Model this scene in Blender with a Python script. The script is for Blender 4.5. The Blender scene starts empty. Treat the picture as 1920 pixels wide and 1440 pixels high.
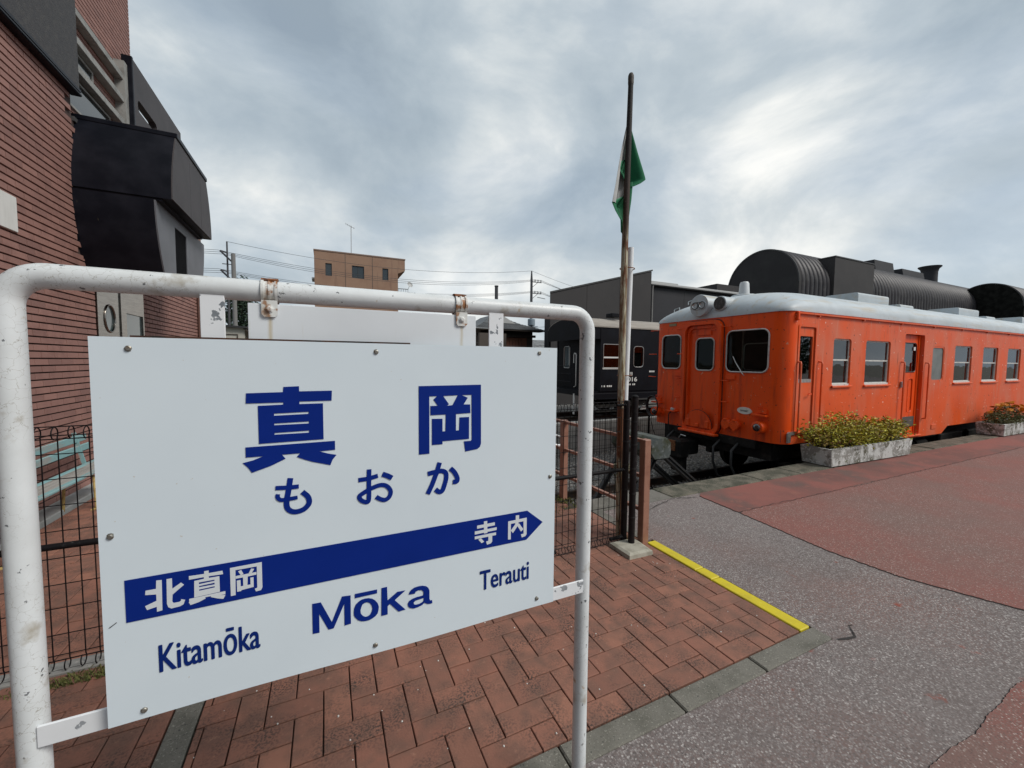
import bpy, bmesh, math, random
from mathutils import Vector, Matrix
random.seed(7)
S = bpy.context.scene
COL = S.collection
pi = math.pi
sin, cos, R = math.sin, math.cos, math.radians

# ------------------------------------------------------------------ camera
cam_d = bpy.data.cameras.new('camera'); cam = bpy.data.objects.new('camera', cam_d); COL.objects.link(cam)
cam_d.sensor_width = 36; cam_d.lens = 13.978; cam_d.clip_start = .02; cam_d.clip_end = 2000
yaw, pit, rol = R(25.02), R(3.3375), R(.532)
fw = Vector((sin(yaw)*cos(pit), cos(yaw)*cos(pit), -sin(pit)))
rt = Vector((cos(yaw), -sin(yaw), 0)); up = rt.cross(fw)
rt2 = cos(rol)*rt + sin(rol)*up; up2 = -sin(rol)*rt + cos(rol)*up
m = Matrix.Identity(4)
for i in range(3):
    m[i][0], m[i][1], m[i][2] = rt2[i], up2[i], -fw[i]
m[2][3] = 1.55
cam.matrix_world = m
S.camera = cam

# ------------------------------------------------------------------ sky and sun
SUN_EL, SUN_AZ = R(44), R(136)          # azimuth clockwise from +Y
W = bpy.data.worlds.new('World'); S.world = W; W.use_nodes = True
nt = W.node_tree; N = nt.nodes; L = nt.links
N.clear()
def node(t, **k):
    n = N.new(t)
    for a, v in k.items(): setattr(n, a, v)
    return n
wo = node('ShaderNodeOutputWorld'); bg = node('ShaderNodeBackground'); bg.inputs[1].default_value = .1
sky = node('ShaderNodeTexSky', sky_type='NISHITA', sun_disc=False)
sky.sun_elevation = SUN_EL; sky.sun_rotation = SUN_AZ; sky.air_density = 1.0; sky.dust_density = 1.5
tc = node('ShaderNodeTexCoord'); sep = node('ShaderNodeSeparateXYZ'); L.new(tc.outputs['Generated'], sep.inputs[0])
def mth(op, a, b=None):
    n = node('ShaderNodeMath', operation=op)
    for i, v in enumerate((a, b)):
        if v is None: continue
        if isinstance(v, (int, float)): n.inputs[i].default_value = v
        else: L.new(v, n.inputs[i])
    return n.outputs[0]
def cloud(sc, det, rough, dist, off, st):
    mp = node('ShaderNodeMapping'); L.new(tc.outputs['Generated'], mp.inputs[0]); mp.inputs['Location'].default_value = off
    mp.inputs['Rotation'].default_value = (0, 0, R(-20)); mp.inputs['Scale'].default_value = st
    n = node('ShaderNodeTexNoise'); n.inputs['Scale'].default_value = sc; n.inputs['Detail'].default_value = det
    n.inputs['Roughness'].default_value = rough; n.inputs['Distortion'].default_value = dist
    L.new(mp.outputs[0], n.inputs[0]); return n.outputs[0]
def ramp(v, stops):
    r = node('ShaderNodeValToRGB'); e = r.color_ramp.elements
    e[0].position, e[0].color = stops[0][0], (*stops[0][1], 1); e[1].position, e[1].color = stops[-1][0], (*stops[-1][1], 1)
    for p, c in stops[1:-1]:
        q = e.new(p); q.color = (*c, 1)
    L.new(v, r.inputs[0]); return r.outputs[0]
SO = 1.3
big = cloud(1.25, 3, .5, .2, (3.1+SO, 1.7, .4), (1, 1, 1.25)); fine = cloud(2.7, 9, .57, .25, (.4, 5.2+SO, 1.1), (1, 1, 1.7))
mixv = mth('ADD', mth('MULTIPLY', big, .55), mth('MULTIPLY', fine, .45))
ccol = ramp(mixv, [(.38, (1.75, 2.15, 2.55)), (.45, (2.25, 2.68, 3.05)), (.515, (2.85, 3.25, 3.55)), (.57, (3.8, 4.08, 4.2)), (.64, (5.6, 5.6, 5.4))])
mask = ramp(cloud(2.0, 5, .5, .3, (8.3, 2.2, 0), (1, 1, 2.5)), [(.30, (.85,)*3), (.55, (1,)*3)])
mx = node('ShaderNodeMix', data_type='RGBA'); L.new(mask, mx.inputs[0]); L.new(sky.outputs[0], mx.inputs[6]); L.new(ccol, mx.inputs[7])
L.new(mx.outputs[2], bg.inputs[0]); L.new(bg.outputs[0], wo.inputs[0])
sd = bpy.data.lights.new('sun', 'SUN'); sd.energy = 1.5; sd.angle = R(22); sd.color = (1, .96, .90)
so = bpy.data.objects.new('sun', sd); COL.objects.link(so)
sdir = Vector((sin(SUN_AZ)*cos(SUN_EL), cos(SUN_AZ)*cos(SUN_EL), sin(SUN_EL)))
so.rotation_euler = sdir.to_track_quat('Z', 'Y').to_euler(); so.location = (10, -10, 30)
S.view_settings.view_transform = 'Standard'; S.view_settings.look = 'None'
S.view_settings.exposure = 0.85; S.view_settings.gamma = 1.0; S.view_settings.use_curve_mapping = False

# ------------------------------------------------------------------ helpers
class MB:
    """collects shapes and links them as one mesh object"""
    def __init__(s): s.v, s.f, s.weld = [], [], False
    def add(s, vs, fs):
        b = len(s.v); s.v += [tuple(p) for p in vs]; s.f += [tuple(b+i for i in q) for q in fs]; return s
    def box(s, x0, y0, z0, x1, y1, z1, b=0):
        if x0 > x1: x0, x1 = x1, x0
        if y0 > y1: y0, y1 = y1, y0
        if z0 > z1: z0, z1 = z1, z0
        if b <= 0:
            return s.add([(x, y, z) for z in (z0, z1) for y in (y0, y1) for x in (x0, x1)],
                         [(0,2,3,1), (4,5,7,6), (0,1,5,4), (2,6,7,3), (0,4,6,2), (1,3,7,5)])
        vs, ix = [], {}
        X, Y, Z = (x0, x1), (y0, y1), (z0, z1)
        for i in (0,1):
            for j in (0,1):
                for k in (0,1):
                    sx, sy, sz = (1-2*i)*b, (1-2*j)*b, (1-2*k)*b
                    for a, p in enumerate(((X[i], Y[j]+sy, Z[k]+sz), (X[i]+sx, Y[j], Z[k]+sz), (X[i]+sx, Y[j]+sy, Z[k]))):
                        ix[i,j,k,a] = len(vs); vs.append(p)
        fs = []
        for i in (0,1): fs.append([ix[i,j,k,0] for j,k in ((0,0),(1,0),(1,1),(0,1))])
        for j in (0,1): fs.append([ix[i,j,k,1] for i,k in ((0,0),(1,0),(1,1),(0,1))])
        for k in (0,1): fs.append([ix[i,j,k,2] for i,j in ((0,0),(1,0),(1,1),(0,1))])
        for j in (0,1):
            for k in (0,1): fs.append([ix[0,j,k,1], ix[1,j,k,1], ix[1,j,k,2], ix[0,j,k,2]])
        for i in (0,1):
            for k in (0,1): fs.append([ix[i,0,k,0], ix[i,1,k,0], ix[i,1,k,2], ix[i,0,k,2]])
        for i in (0,1):
            for j in (0,1): fs.append([ix[i,j,0,0], ix[i,j,1,0], ix[i,j,1,1], ix[i,j,0,1]])
        for i in (0,1):
            for j in (0,1):
                for k in (0,1): fs.append([ix[i,j,k,0], ix[i,j,k,1], ix[i,j,k,2]])
        c = Vector(((x0+x1)/2, (y0+y1)/2, (z0+z1)/2)); out = []
        for q in fs:
            p = [Vector(vs[t]) for t in q]; n = (p[1]-p[0]).cross(p[2]-p[0])
            out.append(q if n.dot(sum(p, Vector())/len(p)-c) > 0 else q[::-1])
        return s.add(vs, out)
    def tube(s, pts, r, seg=10, caps=True, closed=False):
        pts = [Vector(p) for p in pts]; n = len(pts)
        rs = r if isinstance(r, (list, tuple)) else [r]*n
        vs, prev = [], None
        for i, p in enumerate(pts):
            a = pts[i-1] if (i > 0 or closed) else p; c = pts[(i+1) % n] if (i < n-1 or closed) else p
            t = (c-a).normalized()
            if prev is None:
                u = t.orthogonal().normalized()
            else:
                u = (prev - t*prev.dot(t)).normalized()
            prev = u; w = t.cross(u)
            vs += [p + (u*cos(2*pi*k/seg) + w*sin(2*pi*k/seg))*rs[i] for k in range(seg)]
        fs = []
        for i in range(n if closed else n-1):
            j = (i+1) % n
            for k in range(seg):
                l = (k+1) % seg; fs.append((i*seg+k, i*seg+l, j*seg+l, j*seg+k))
        if caps and not closed:
            fs.append(tuple(range(seg))[::-1]); fs.append(tuple((n-1)*seg+k for k in range(seg)))
        return s.add(vs, fs)
    def cyl(s, a, b, r, seg=16, r2=None):
        return s.tube([a, b], [r, r if r2 is None else r2], seg)
    def bar(s, a, b, w, h, upv=(0,0,1)):
        a, b = Vector(a), Vector(b); t = (b-a).normalized(); u = Vector(upv); sd_ = t.cross(u).normalized(); u = sd_.cross(t)
        vs = [p + sd_*(w/2*i) + u*(h/2*j) for p in (a, b) for i, j in ((-1,-1),(1,-1),(1,1),(-1,1))]
        return s.add(vs, [(3,2,1,0), (4,5,6,7), (0,1,5,4), (1,2,6,5), (2,3,7,6), (3,0,4,7)])
    def lathe(s, o, axis, prof, seg=20, cap=True):
        """prof: (distance along axis, radius)"""
        o, axis = Vector(o), Vector(axis).normalized(); u = axis.orthogonal().normalized(); w = axis.cross(u)
        vs, fs = [], []
        for d, r in prof: vs += [o + axis*d + (u*cos(2*pi*k/seg)+w*sin(2*pi*k/seg))*r for k in range(seg)]
        for i in range(len(prof)-1):
            for k in range(seg):
                l = (k+1) % seg; fs.append((i*seg+k, i*seg+l, (i+1)*seg+l, (i+1)*seg+k))
        if cap:
            fs.append(tuple(range(seg))[::-1]); fs.append(tuple((len(prof)-1)*seg+k for k in range(seg)))
        return s.add(vs, fs)
    def prism(s, poly, fn, d0, d1):
        """poly: 2-D points, fn(u, v, d) -> xyz"""
        n = len(poly)
        vs = [fn(u, v, d0) for u, v in poly] + [fn(u, v, d1) for u, v in poly]
        fs = [tuple(range(n))[::-1], tuple(range(n, 2*n))] + [(i, (i+1) % n, n+(i+1) % n, n+i) for i in range(n)]
        return s.add(vs, fs)
    def plate(s, outer, holes, fn, d0, d1):
        """filled 2-D outline with openings, given depth from d0 to d1"""
        cu = bpy.data.curves.new('tmp', 'CURVE'); cu.dimensions = '2D'; cu.fill_mode = 'BOTH'; cu.extrude = .5
        for lp in [outer]+list(holes):
            sp = cu.splines.new('POLY'); sp.points.add(len(lp)-1); sp.use_cyclic_u = True
            for q, (u, v) in zip(sp.points, lp): q.co = (u, v, 0, 1)
        ob = bpy.data.objects.new('tmp', cu); me = ob.to_mesh()
        s.add([fn(p.co.x, p.co.y, d0 if p.co.z < 0 else d1) for p in me.vertices], [tuple(p.vertices) for p in me.polygons])
        ob.to_mesh_clear(); bpy.data.objects.remove(ob); bpy.data.curves.remove(cu); s.weld = True; return s
    def mesh(s, name, fix=True, smooth=None):
        me = bpy.data.meshes.new(name); me.from_pydata(s.v, [], s.f)
        if fix:
            bm = bmesh.new(); bm.from_mesh(me)
            if s.weld: bmesh.ops.remove_doubles(bm, verts=bm.verts, dist=2e-6)
            bmesh.ops.recalc_face_normals(bm, faces=bm.faces); bm.to_mesh(me); bm.free()
        if smooth is not None:
            me.polygons.foreach_set('use_smooth', [True]*len(me.polygons)); me.set_sharp_from_angle(angle=R(smooth))
        me.update(); return me
    def build(s, name, mat, parent=None, smooth=None, fix=True, label=None, kind=None):
        return link(name, s.mesh(name, fix, smooth), mat, parent, label, kind)

def link(name, me, mat, parent=None, label=None, kind=None):
    o = bpy.data.objects.new(name, me); COL.objects.link(o)
    if mat and not me.materials: me.materials.append(mat)
    if parent:
        o.parent = parent; rl = parent.location.copy(); p = parent.parent
        while p: rl += p.location; p = p.parent
        o.location = -rl
    if label: o['label'] = label
    if kind: o['kind'] = kind
    return o
def tag(o, label, cat, group=None):
    o['label'] = label; o['category'] = cat
    if group: o['group'] = group
    return o
def thing(name, label, cat, loc=(0,0,0), group=None):
    o = bpy.data.objects.new(name, None); COL.objects.link(o); o.location = loc; o.empty_display_size = .2
    return tag(o, label, cat, group)
def copy_tree(o, loc, label=None):
    c = o.copy(); COL.objects.link(c); c.location = loc
    if label: c['label'] = label
    for ch in list(o.children):
        d = ch.copy(); COL.objects.link(d); d.parent = c
        for g in list(ch.children):
            e = g.copy(); COL.objects.link(e); e.parent = d
    return c
def struct(o): o['kind'] = 'structure'; return o
def rrect(x0, y0, x1, y1, r, n=5):
    o = []
    for cx, cy, a in ((x1-r, y0+r, -90), (x1-r, y1-r, 0), (x0+r, y1-r, 90), (x0+r, y0+r, 180)):
        o += [(cx+r*cos(R(a+90*i/n)), cy+r*sin(R(a+90*i/n))) for i in range(n+1)]
    return o
XZ = lambda u, v, d: (u, d, v)        # plate facing along Y
YZ = lambda u, v, d: (d, u, v)        # plate facing along X
XY = lambda u, v, d: (u, v, d)
def arc(cx, cy, r, a0, a1, n): return [(cx+r*cos(R(a0+(a1-a0)*i/n)), cy+r*sin(R(a0+(a1-a0)*i/n))) for i in range(n+1)]

# ------------------------------------------------------------------ materials
def mat(name, col, rough=.6, metal=0., layers=(), bump=None, spec=.5, rnd=None, crack=None, extra=None, coat=0):
    """layers: (colour, scale, detail, lo, hi[, stretch]) noise patches laid one over the other"""
    M = bpy.data.materials.new(name); M.use_nodes = True; t = M.node_tree; n, l = t.nodes, t.links
    p = n['Principled BSDF']; p.inputs['Roughness'].default_value = rough; p.inputs['Metallic'].default_value = metal
    p.inputs['Specular IOR Level'].default_value = spec
    if coat: p.inputs['Coat Weight'].default_value = coat; p.inputs['Coat Roughness'].default_value = .15
    tc = n.new('ShaderNodeTexCoord'); co = tc.outputs['Object']
    if rnd and rnd[0] == 'object': co = n.new('ShaderNodeNewGeometry').outputs['Position']   # pieces share a mesh: wear runs on from one to the next
    def mapped(st, off=0):
        if st is None and not off: return co
        mp = n.new('ShaderNodeMapping'); l.new(co, mp.inputs[0]); mp.inputs['Scale'].default_value = st or (1,1,1)
        mp.inputs['Location'].default_value = (off, off*1.3, off*.7); return mp.outputs[0]
    def noise(sc, det, st=None, rg=.55, off=0):
        q = n.new('ShaderNodeTexNoise'); q.inputs['Scale'].default_value = sc; q.inputs['Detail'].default_value = det
        q.inputs['Roughness'].default_value = rg; l.new(mapped(st, off), q.inputs[0]); return q.outputs[0]
    def rng(v, lo, hi):
        q = n.new('ShaderNodeMapRange'); q.inputs[1].default_value = lo; q.inputs[2].default_value = hi; l.new(v, q.inputs[0]); return q.outputs[0]
    def mixc(f, a, b):
        q = n.new('ShaderNodeMix'); q.data_type = 'RGBA'
        if isinstance(f, float): q.inputs[0].default_value = f
        else: l.new(f, q.inputs[0])
        for i, c in ((6, a), (7, b)):
            if isinstance(c, tuple): q.inputs[i].default_value = (*c, 1)
            else: l.new(c, q.inputs[i])
        return q.outputs[2]
    cur = tuple(col)
    if rnd:   # colour that differs from piece to piece
        src = n.new('ShaderNodeObjectInfo').outputs['Random'] if rnd[0] == 'object' else n.new('ShaderNodeNewGeometry').outputs['Random Per Island']
        q = n.new('ShaderNodeValToRGB'); e = q.color_ramp.elements; st = rnd[1]
        e[0].position = 0; e[0].color = (*st[0], 1); e[1].position = 1; e[1].color = (*st[-1], 1)
        for i, c in enumerate(st[1:-1]):
            k = e.new((i+1)/(len(st)-1)); k.color = (*c, 1)
        l.new(src, q.inputs[0]); cur = q.outputs[0]
    for i, ly in enumerate(layers):
        st = ly[5] if len(ly) > 5 else None
        cur = mixc(rng(noise(ly[1], ly[2], st, off=i*3.7+.5), ly[3], ly[4]), cur, tuple(ly[0]))
    hgt = None
    if crack:   # (colour, scale, width, mask lo, mask hi)
        v = n.new('ShaderNodeTexVoronoi'); v.feature = 'DISTANCE_TO_EDGE'; v.inputs['Scale'].default_value = crack[1]
        wn = n.new('ShaderNodeTexNoise'); wn.inputs['Scale'].default_value = crack[1]*1.7; wn.inputs['Detail'].default_value = 3; l.new(co, wn.inputs[0])
        va = n.new('ShaderNodeVectorMath'); va.operation = 'MULTIPLY_ADD'; l.new(wn.outputs[1], va.inputs[0]); va.inputs[1].default_value = (.9/crack[1],)*3; l.new(co, va.inputs[2])
        l.new(va.outputs[0], v.inputs['Vector'])
        f1 = rng(v.outputs['Distance'], crack[2], crack[2]*.3)
        mu = n.new('ShaderNodeMath'); mu.operation = 'MULTIPLY'; l.new(f1, mu.inputs[0]); l.new(rng(noise(4, 3, off=9), crack[3], crack[4]), mu.inputs[1])
        cur = mixc(mu.outputs[0], cur, tuple(crack[0]))
    if extra: cur = extra(n, l, co, cur, mixc, rng, noise)
    if isinstance(cur, tuple): p.inputs['Base Color'].default_value = (*cur, 1)
    else: l.new(cur, p.inputs['Base Color'])
    if bump:
        b = n.new('ShaderNodeBump'); b.inputs['Strength'].default_value = bump[1]; b.inputs['Distance'].default_value = bump[2]
        l.new(noise(bump[0], bump[3] if len(bump) > 3 else 5), b.inputs['Height']); l.new(b.outputs[0], p.inputs['Normal'])
    return M
def pebbles(sc, cols, edge, big=None):
    """extra: stones set in a binder, each cell its own shade"""
    def ex(n, l, co, cur, mixc, rng, noise):
        v = n.new('ShaderNodeTexVoronoi'); v.inputs['Scale'].default_value = sc; l.new(co, v.inputs['Vector'])
        sp = n.new('ShaderNodeSeparateColor'); l.new(v.outputs['Color'], sp.inputs[0])
        q = n.new('ShaderNodeValToRGB'); e = q.color_ramp.elements
        e[0].position = 0; e[0].color = (*cols[0][1], 1); e[1].position = 1; e[1].color = (*cols[-1][1], 1)
        for ps, c in cols[1:-1]:
            k = e.new(ps); k.color = (*c, 1)
        l.new(sp.outputs[0], q.inputs[0])
        f = rng(v.outputs['Distance'], edge, edge*.55)
        g = n.new('ShaderNodeMath'); g.operation = 'MULTIPLY'; l.new(f, g.inputs[0]); l.new(rng(noise(1.3, 3, off=5), .15, .60) if big is None else rng(noise(*big), .05, .55), g.inputs[1])
        return mixc(g.outputs[0], cur, q.outputs[0])
    return ex

RUST = (.16, .055, .018)
m_pipe = mat('peeling_white_paint', (.67, .70, .71), .42, layers=[((.56,.58,.58), 6, 5, .42, .72), ((.14,.15,.16), 44, 4, .678, .69), ((.36,.33,.27), 15, 7, .60, .74), ((.40,.26,.12), 19, 5, .70, .76)],
             bump=(26, .25, .004, 6), crack=((.36,.35,.32), 48, .014, .44, .58))
m_pipe_clean = mat('white_pole_paint', (.76, .78, .79), .4, layers=[((.10,.11,.12), 60, 2, .73, .75), ((.62,.64,.63), 5, 4, .5, .8)], bump=(40, .12, .002))
m_bar = mat('white_flat_bar_paint', (.74, .76, .78), .45, layers=[((.17,.19,.21), 30, 4, .595, .61), ((.62,.64,.66), 4, 3, .5, .8)], bump=(60, .1, .002))
m_panel = mat('white_sign_enamel', (.67, .75, .80), .34, layers=[((.63,.71,.765), 3, 4, .4, .8), ((.55,.55,.53), 90, 2, .76, .79)], bump=(5, .05, .004, 2))
def runs(n, l, co, cur, mixc, rng, noise):
    # rust run down from the two clamp bolts
    sp = n.new('ShaderNodeSeparateXYZ'); l.new(co, sp.inputs[0])
    for x0 in (-.117, .345):
        a = n.new('ShaderNodeMath'); a.operation = 'SUBTRACT'; l.new(sp.outputs[0], a.inputs[0]); a.inputs[1].default_value = x0
        w = n.new('ShaderNodeMath'); w.operation = 'MULTIPLY_ADD'; l.new(noise(14, 3), w.inputs[0]); w.inputs[1].default_value = .006; w.inputs[2].default_value = -.003
        d = n.new('ShaderNodeMath'); d.operation = 'ADD'; l.new(a.outputs[0], d.inputs[0]); l.new(w.outputs[0], d.inputs[1])
        b = n.new('ShaderNodeMath'); b.operation = 'ABSOLUTE'; l.new(d.outputs[0], b.inputs[0])
        f = n.new('ShaderNodeMath'); f.operation = 'MULTIPLY'; l.new(rng(b.outputs[0], .0065, .0005), f.inputs[0]); l.new(rng(noise(60, 3, (1,1,.1)), .25, .65), f.inputs[1])
        cur = mixc(f.outputs[0], cur, (.50,.43,.30))
    return cur
m_plate = mat('white_board', (.72, .76, .79), .4, layers=[((.50,.40,.24), 5, 5, .64, .80, (14,1,.9)), ((.62,.65,.68), 3, 4, .4, .8)], extra=runs)
m_rust = mat('rust', (.20, .07, .022), .85, layers=[((.09,.035,.018), 40, 5, .45, .6), ((.36,.15,.04), 70, 4, .55, .7)], bump=(90, .5, .003))
m_clamp = mat('rusting_clamp', (.66, .67, .65), .5, layers=[((.28,.11,.03), 30, 5, .50, .57), ((.45,.42,.36), 14, 4, .5, .7)], bump=(50, .3, .002))
m_bolt = mat('zinc_bolt', (.30, .29, .26), .45, .8, layers=[((.20,.14,.09), 120, 3, .5, .7)])
m_blue = mat('navy_print', (.002, .019, .19), .45, spec=.15, layers=[((.003,.022,.215), 7, 3, .4, .8)])
m_white_print = mat('white_print', (.64, .68, .71), .38)
m_navy = mat('dark_navy_print', (.003, .020, .15), .45, spec=.15)

def brick_wear(n, l, co, cur, mixc, rng, noise):
    # dark algae speckle that comes and goes over the paving
    a = rng(noise(5, 6, off=2), .43, .66); b = rng(noise(105, 6, off=4), .46, .58)
    g = n.new('ShaderNodeMath'); g.operation = 'MULTIPLY'; l.new(a, g.inputs[0]); l.new(b, g.inputs[1])
    return mixc(g.outputs[0], cur, (.055, .035, .028))
m_paver = mat('paving_brick', (.25, .085, .05), .8, rnd=('object', [(.215,.094,.064), (.26,.114,.076), (.235,.10,.067), (.28,.125,.082), (.19,.084,.058)]),
              layers=[((.155,.080,.057), 9, 5, .42, .68), ((.30,.15,.10), 40, 4, .62, .8)], bump=(110, .35, .004, 6), extra=brick_wear)
m_paver_far = mat('paving_brick_far', (.24, .085, .052), .85, rnd=('island', [(.19,.082,.056), (.23,.098,.064), (.25,.108,.07), (.18,.078,.053)]),
                  layers=[((.15,.07,.05), 12, 4, .45, .75)], bump=(110, .3, .004, 6), extra=brick_wear)
m_bed = mat('joint_sand', (.045, .036, .030), .95, layers=[((.08,.075,.05), 14, 5, .55, .8)])
m_wbrick = mat('wall_brick', (.26, .10, .075), .75, rnd=('object', [(.225,.118,.099), (.28,.146,.121), (.245,.128,.106), (.295,.155,.128), (.20,.106,.090)]),
               layers=[((.19,.097,.082), 7, 5, .5, .8)], bump=(60, .25, .004, 5))
m_wbrick_far = mat('wall_brick_far', (.26, .10, .075), .75, rnd=('island', [(.225,.118,.099), (.28,.146,.121), (.245,.128,.106), (.295,.155,.128), (.20,.106,.090)]),
                   layers=[((.19,.097,.082), 7, 5, .5, .8)], bump=(60, .25, .004, 5))
m_mortar = mat('dark_mortar', (.055, .034, .03), .95)
m_kerb = mat('kerb_concrete', (.155, .146, .124), .9, layers=[((.105,.10,.082), 9, 6, .42, .7), ((.27,.26,.22), 120, 3, .60, .68), ((.05,.05,.045), 90, 3, .62, .7)], bump=(150, .5, .004, 4))
m_kerb_moss = mat('mossy_kerb', (.125, .112, .085), .95, layers=[((.05,.05,.034), 6, 7, .40, .60), ((.26,.235,.19), 70, 4, .6, .7)], bump=(100, .5, .005, 5))
m_yellow = mat('yellow_kerb_paint', (.58, .47, .012), .6, layers=[((.50,.40,.02), 12, 5, .4, .7), ((.30,.27,.16), 60, 5, .69, .74), ((.62,.53,.05), 40, 4, .6, .75)], bump=(120, .5, .004, 4))
m_pad = mat('pad_concrete', (.36, .34, .28), .9, layers=[((.22,.205,.16), 10, 6, .45, .7), ((.46,.44,.38), 60, 4, .6, .75)], bump=(140, .4, .003))
def asphalt_x(n, l, co, cur, mixc, rng, noise):
    cur = pebbles(125, [(0, (.09,.076,.072)), (.45, (.18,.158,.152)), (.75, (.255,.228,.218)), (.93, (.34,.315,.30)), (1, (.47,.44,.42))], .72, (.9, 3, None))(n, l, co, cur, mixc, rng, noise)
    cur = pebbles(58, [(0, (.09,.075,.07)), (.5, (.16,.137,.13)), (.80, (.25,.225,.215)), (1, (.38,.35,.33))], .32)(n, l, co, cur, mixc, rng, noise)
    return mixc(rng(noise(5.5, 7, off=7), .66, .72), cur, (.22,.055,.035))       # scraps of the old red coating
m_asph = mat('worn_asphalt', (.138, .110, .102), .9, layers=[((.168,.138,.130), 2.2, 5, .35, .7), ((.175,.100,.085), 1.1, 7, .46, .70), ((.105,.086,.080), .8, 6, .52, .72)], bump=(210, .6, .006, 3), extra=asphalt_x)
def red_x(n, l, co, cur, mixc, rng, noise):
    cur = mixc(rng(noise(.8, 6, off=3), .40, .66), cur, (.160,.090,.076))
    return pebbles(120, [(0, (.09,.055,.047)), (.6, (.17,.115,.098)), (.85, (.26,.20,.175)), (1, (.45,.40,.36))], .55, (1.1, 4, None))(n, l, co, cur, mixc, rng, noise)
m_red2 = mat('fresh_red_coat', (.215, .075, .060), .85, layers=[((.14,.060,.050), 1.4, 7, .42, .60), ((.115,.068,.058), 2.2, 7, .52, .72), ((.22,.085,.065), 9, 6, .58, .7)], bump=(190, .4, .005, 3))
m_red = mat('red_coated_asphalt', (.195, .073, .059), .85, layers=[((.215,.068,.053), 2.5, 5, .4, .7)], bump=(190, .4, .005, 3), extra=red_x)
m_crack = mat('joint_tar', (.03, .026, .024), .9)
m_black = mat('black_fence_coat', (.007, .006, .007), .6, spec=.15, layers=[((.04,.038,.038), 60, 4, .6, .75)])
m_blackpost = mat('dark_brown_post_coat', (.009, .007, .008), .5, spec=.2, layers=[((.018,.015,.015), 30, 4, .5, .75)])
m_terra = mat('terracotta_steel', (.30, .150, .105), .38, layers=[((.24,.11,.075), 10, 5, .45, .7), ((.12,.05,.03), 50, 4, .66, .72)], bump=(80, .15, .002))
m_steel = mat('brushed_steel', (.34, .31, .275), .24, 1.0, layers=[((.25,.225,.20), 5, 4, .4, .7, (1,1,14))])
m_glass_dark = mat('dark_glass', (.02, .026, .028), .04, spec=.9)
m_bluegrey = mat('grey_blue_door_glass', (.10, .14, .14), .12, spec=.8)
m_bay = mat('black_bay_steel', (.004, .005, .009), .40, spec=.18, layers=[((.012,.013,.019), 4, 5, .4, .7), ((.10,.09,.06), 7, 5, .72, .82, (6,6,.7))], bump=(5, .06, .01))
m_bayside = mat('dark_grey_cladding', (.056, .050, .052), .6, spec=.3, layers=[((.043,.039,.041), 3, 5, .4, .7)])
m_baygrey = mat('grey_bay_cladding', (.12, .125, .14), .5, layers=[((.095,.10,.112), 3, 5, .4, .7)])
m_beam = mat('dark_roughcast', (.042, .042, .045), .8, layers=[((.060,.058,.057), 20, 6, .45, .7)], bump=(60, .5, .01))
m_ledge = mat('pale_ledge', (.27, .27, .255), .7, layers=[((.17,.17,.16), 8, 5, .45, .7)])
m_sign_w = mat('cream_plaque', (.66, .66, .63), .5, layers=[((.56,.56,.53), 6, 4, .45, .8, (1,3,.6))])
m_pipebrown = mat('brown_downpipe', (.16, .095, .078), .45)
m_conc = mat('grey_concrete', (.27, .265, .25), .9, layers=[((.19,.185,.175), 2, 6, .4, .7), ((.33,.32,.30), 30, 4, .6, .75)], bump=(60, .3, .006))

# ------------------------------------------------------------------ ground, platform, paving
def to_px(p):
    v = Vector(p) - Vector((0, 0, 1.55)); d = v.dot(fw)
    if d < .05: return None
    return (960+745.5*v.dot(rt2)/d, 720-745.5*v.dot(up2)/d, d)
def shown(p):
    """inside the frame and not right behind the name board"""
    q = to_px(p)
    if q is None or not (-60 < q[0] < 1980 and -60 < q[1] < 1500): return False
    t = 1.055/p[1] if p[1] > 1.055 else 2
    u, w = p[0]*t, 1.55+(p[2]-1.55)*t
    return not (t < 1 and -.40 < u < .63 and .80 < w < 1.59)
g = MB(); g.box(-700, -700, -1.2, 700, 700, -.87)
m_ground = mat('gravelly_earth', (.13, .115, .095), .95, layers=[((.09,.09,.06), .35, 6, .4, .65), ((.20,.18,.15), 3, 6, .5, .75)], bump=(12, .6, .03))
struct(g.build('ground', m_ground))
def sheet(name, poly, z, mtl, z0=None):
    b = MB(); b.prism(poly, XY, z-.002 if z0 is None else z0, z); return struct(b.build(name, mtl))
# platform and forecourt bodies (asphalt on top), the pit of the bay track left open
sheet('asphalt_platform', [(2.566,-30), (60,-30), (60,3.26), (2.566,3.26)], 0, m_asph, -1.0)
sheet('asphalt_platform', [(-30,-30), (2.566,-30), (2.566,1.183), (-30,1.183)], 0, m_asph, -1.0)
sheet('platform_end', [(2.47,3.262), (2.47,2.56), (2.5655,2.56), (2.5655,3.262)], -.001, m_asph, -1.0)
m_end = mat('old_concrete_apron', (.145,.135,.118), .95, layers=[((.09,.085,.07), 4, 6, .42, .66), ((.27,.255,.23), 60, 4, .6, .75)], bump=(90,.5,.005))
sheet('forecourt', [(-2.9,1.30), (2.465,1.30), (2.465,3.60), (1.7,9.0), (-2.9,22)], -.035, m_bed, -1.0)
sheet('apron', [(2.466,2.62), (2.466,3.60), (3.56,3.58), (3.64,3.262), (2.566,3.262), (2.566,2.62)], .003, m_end, -.9)
def wob(x0, y0, x1, y1, n, a):
    o = []
    for i in range(n):
        t = i/n; o.append((x0+(x1-x0)*t+random.uniform(-a, a), y0+(y1-y0)*t+random.uniform(-a, a)))
    return o
edge = wob(3.90,3.18,3.83,2.5,40,.006)+wob(3.83,2.5,3.74,1.78,44,.006)+wob(3.74,1.78,3.77,1.35,26,.006)+wob(3.77,1.35,3.99,.80,34,.006)+[(4.3,.75),(60,.75)]
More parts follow.
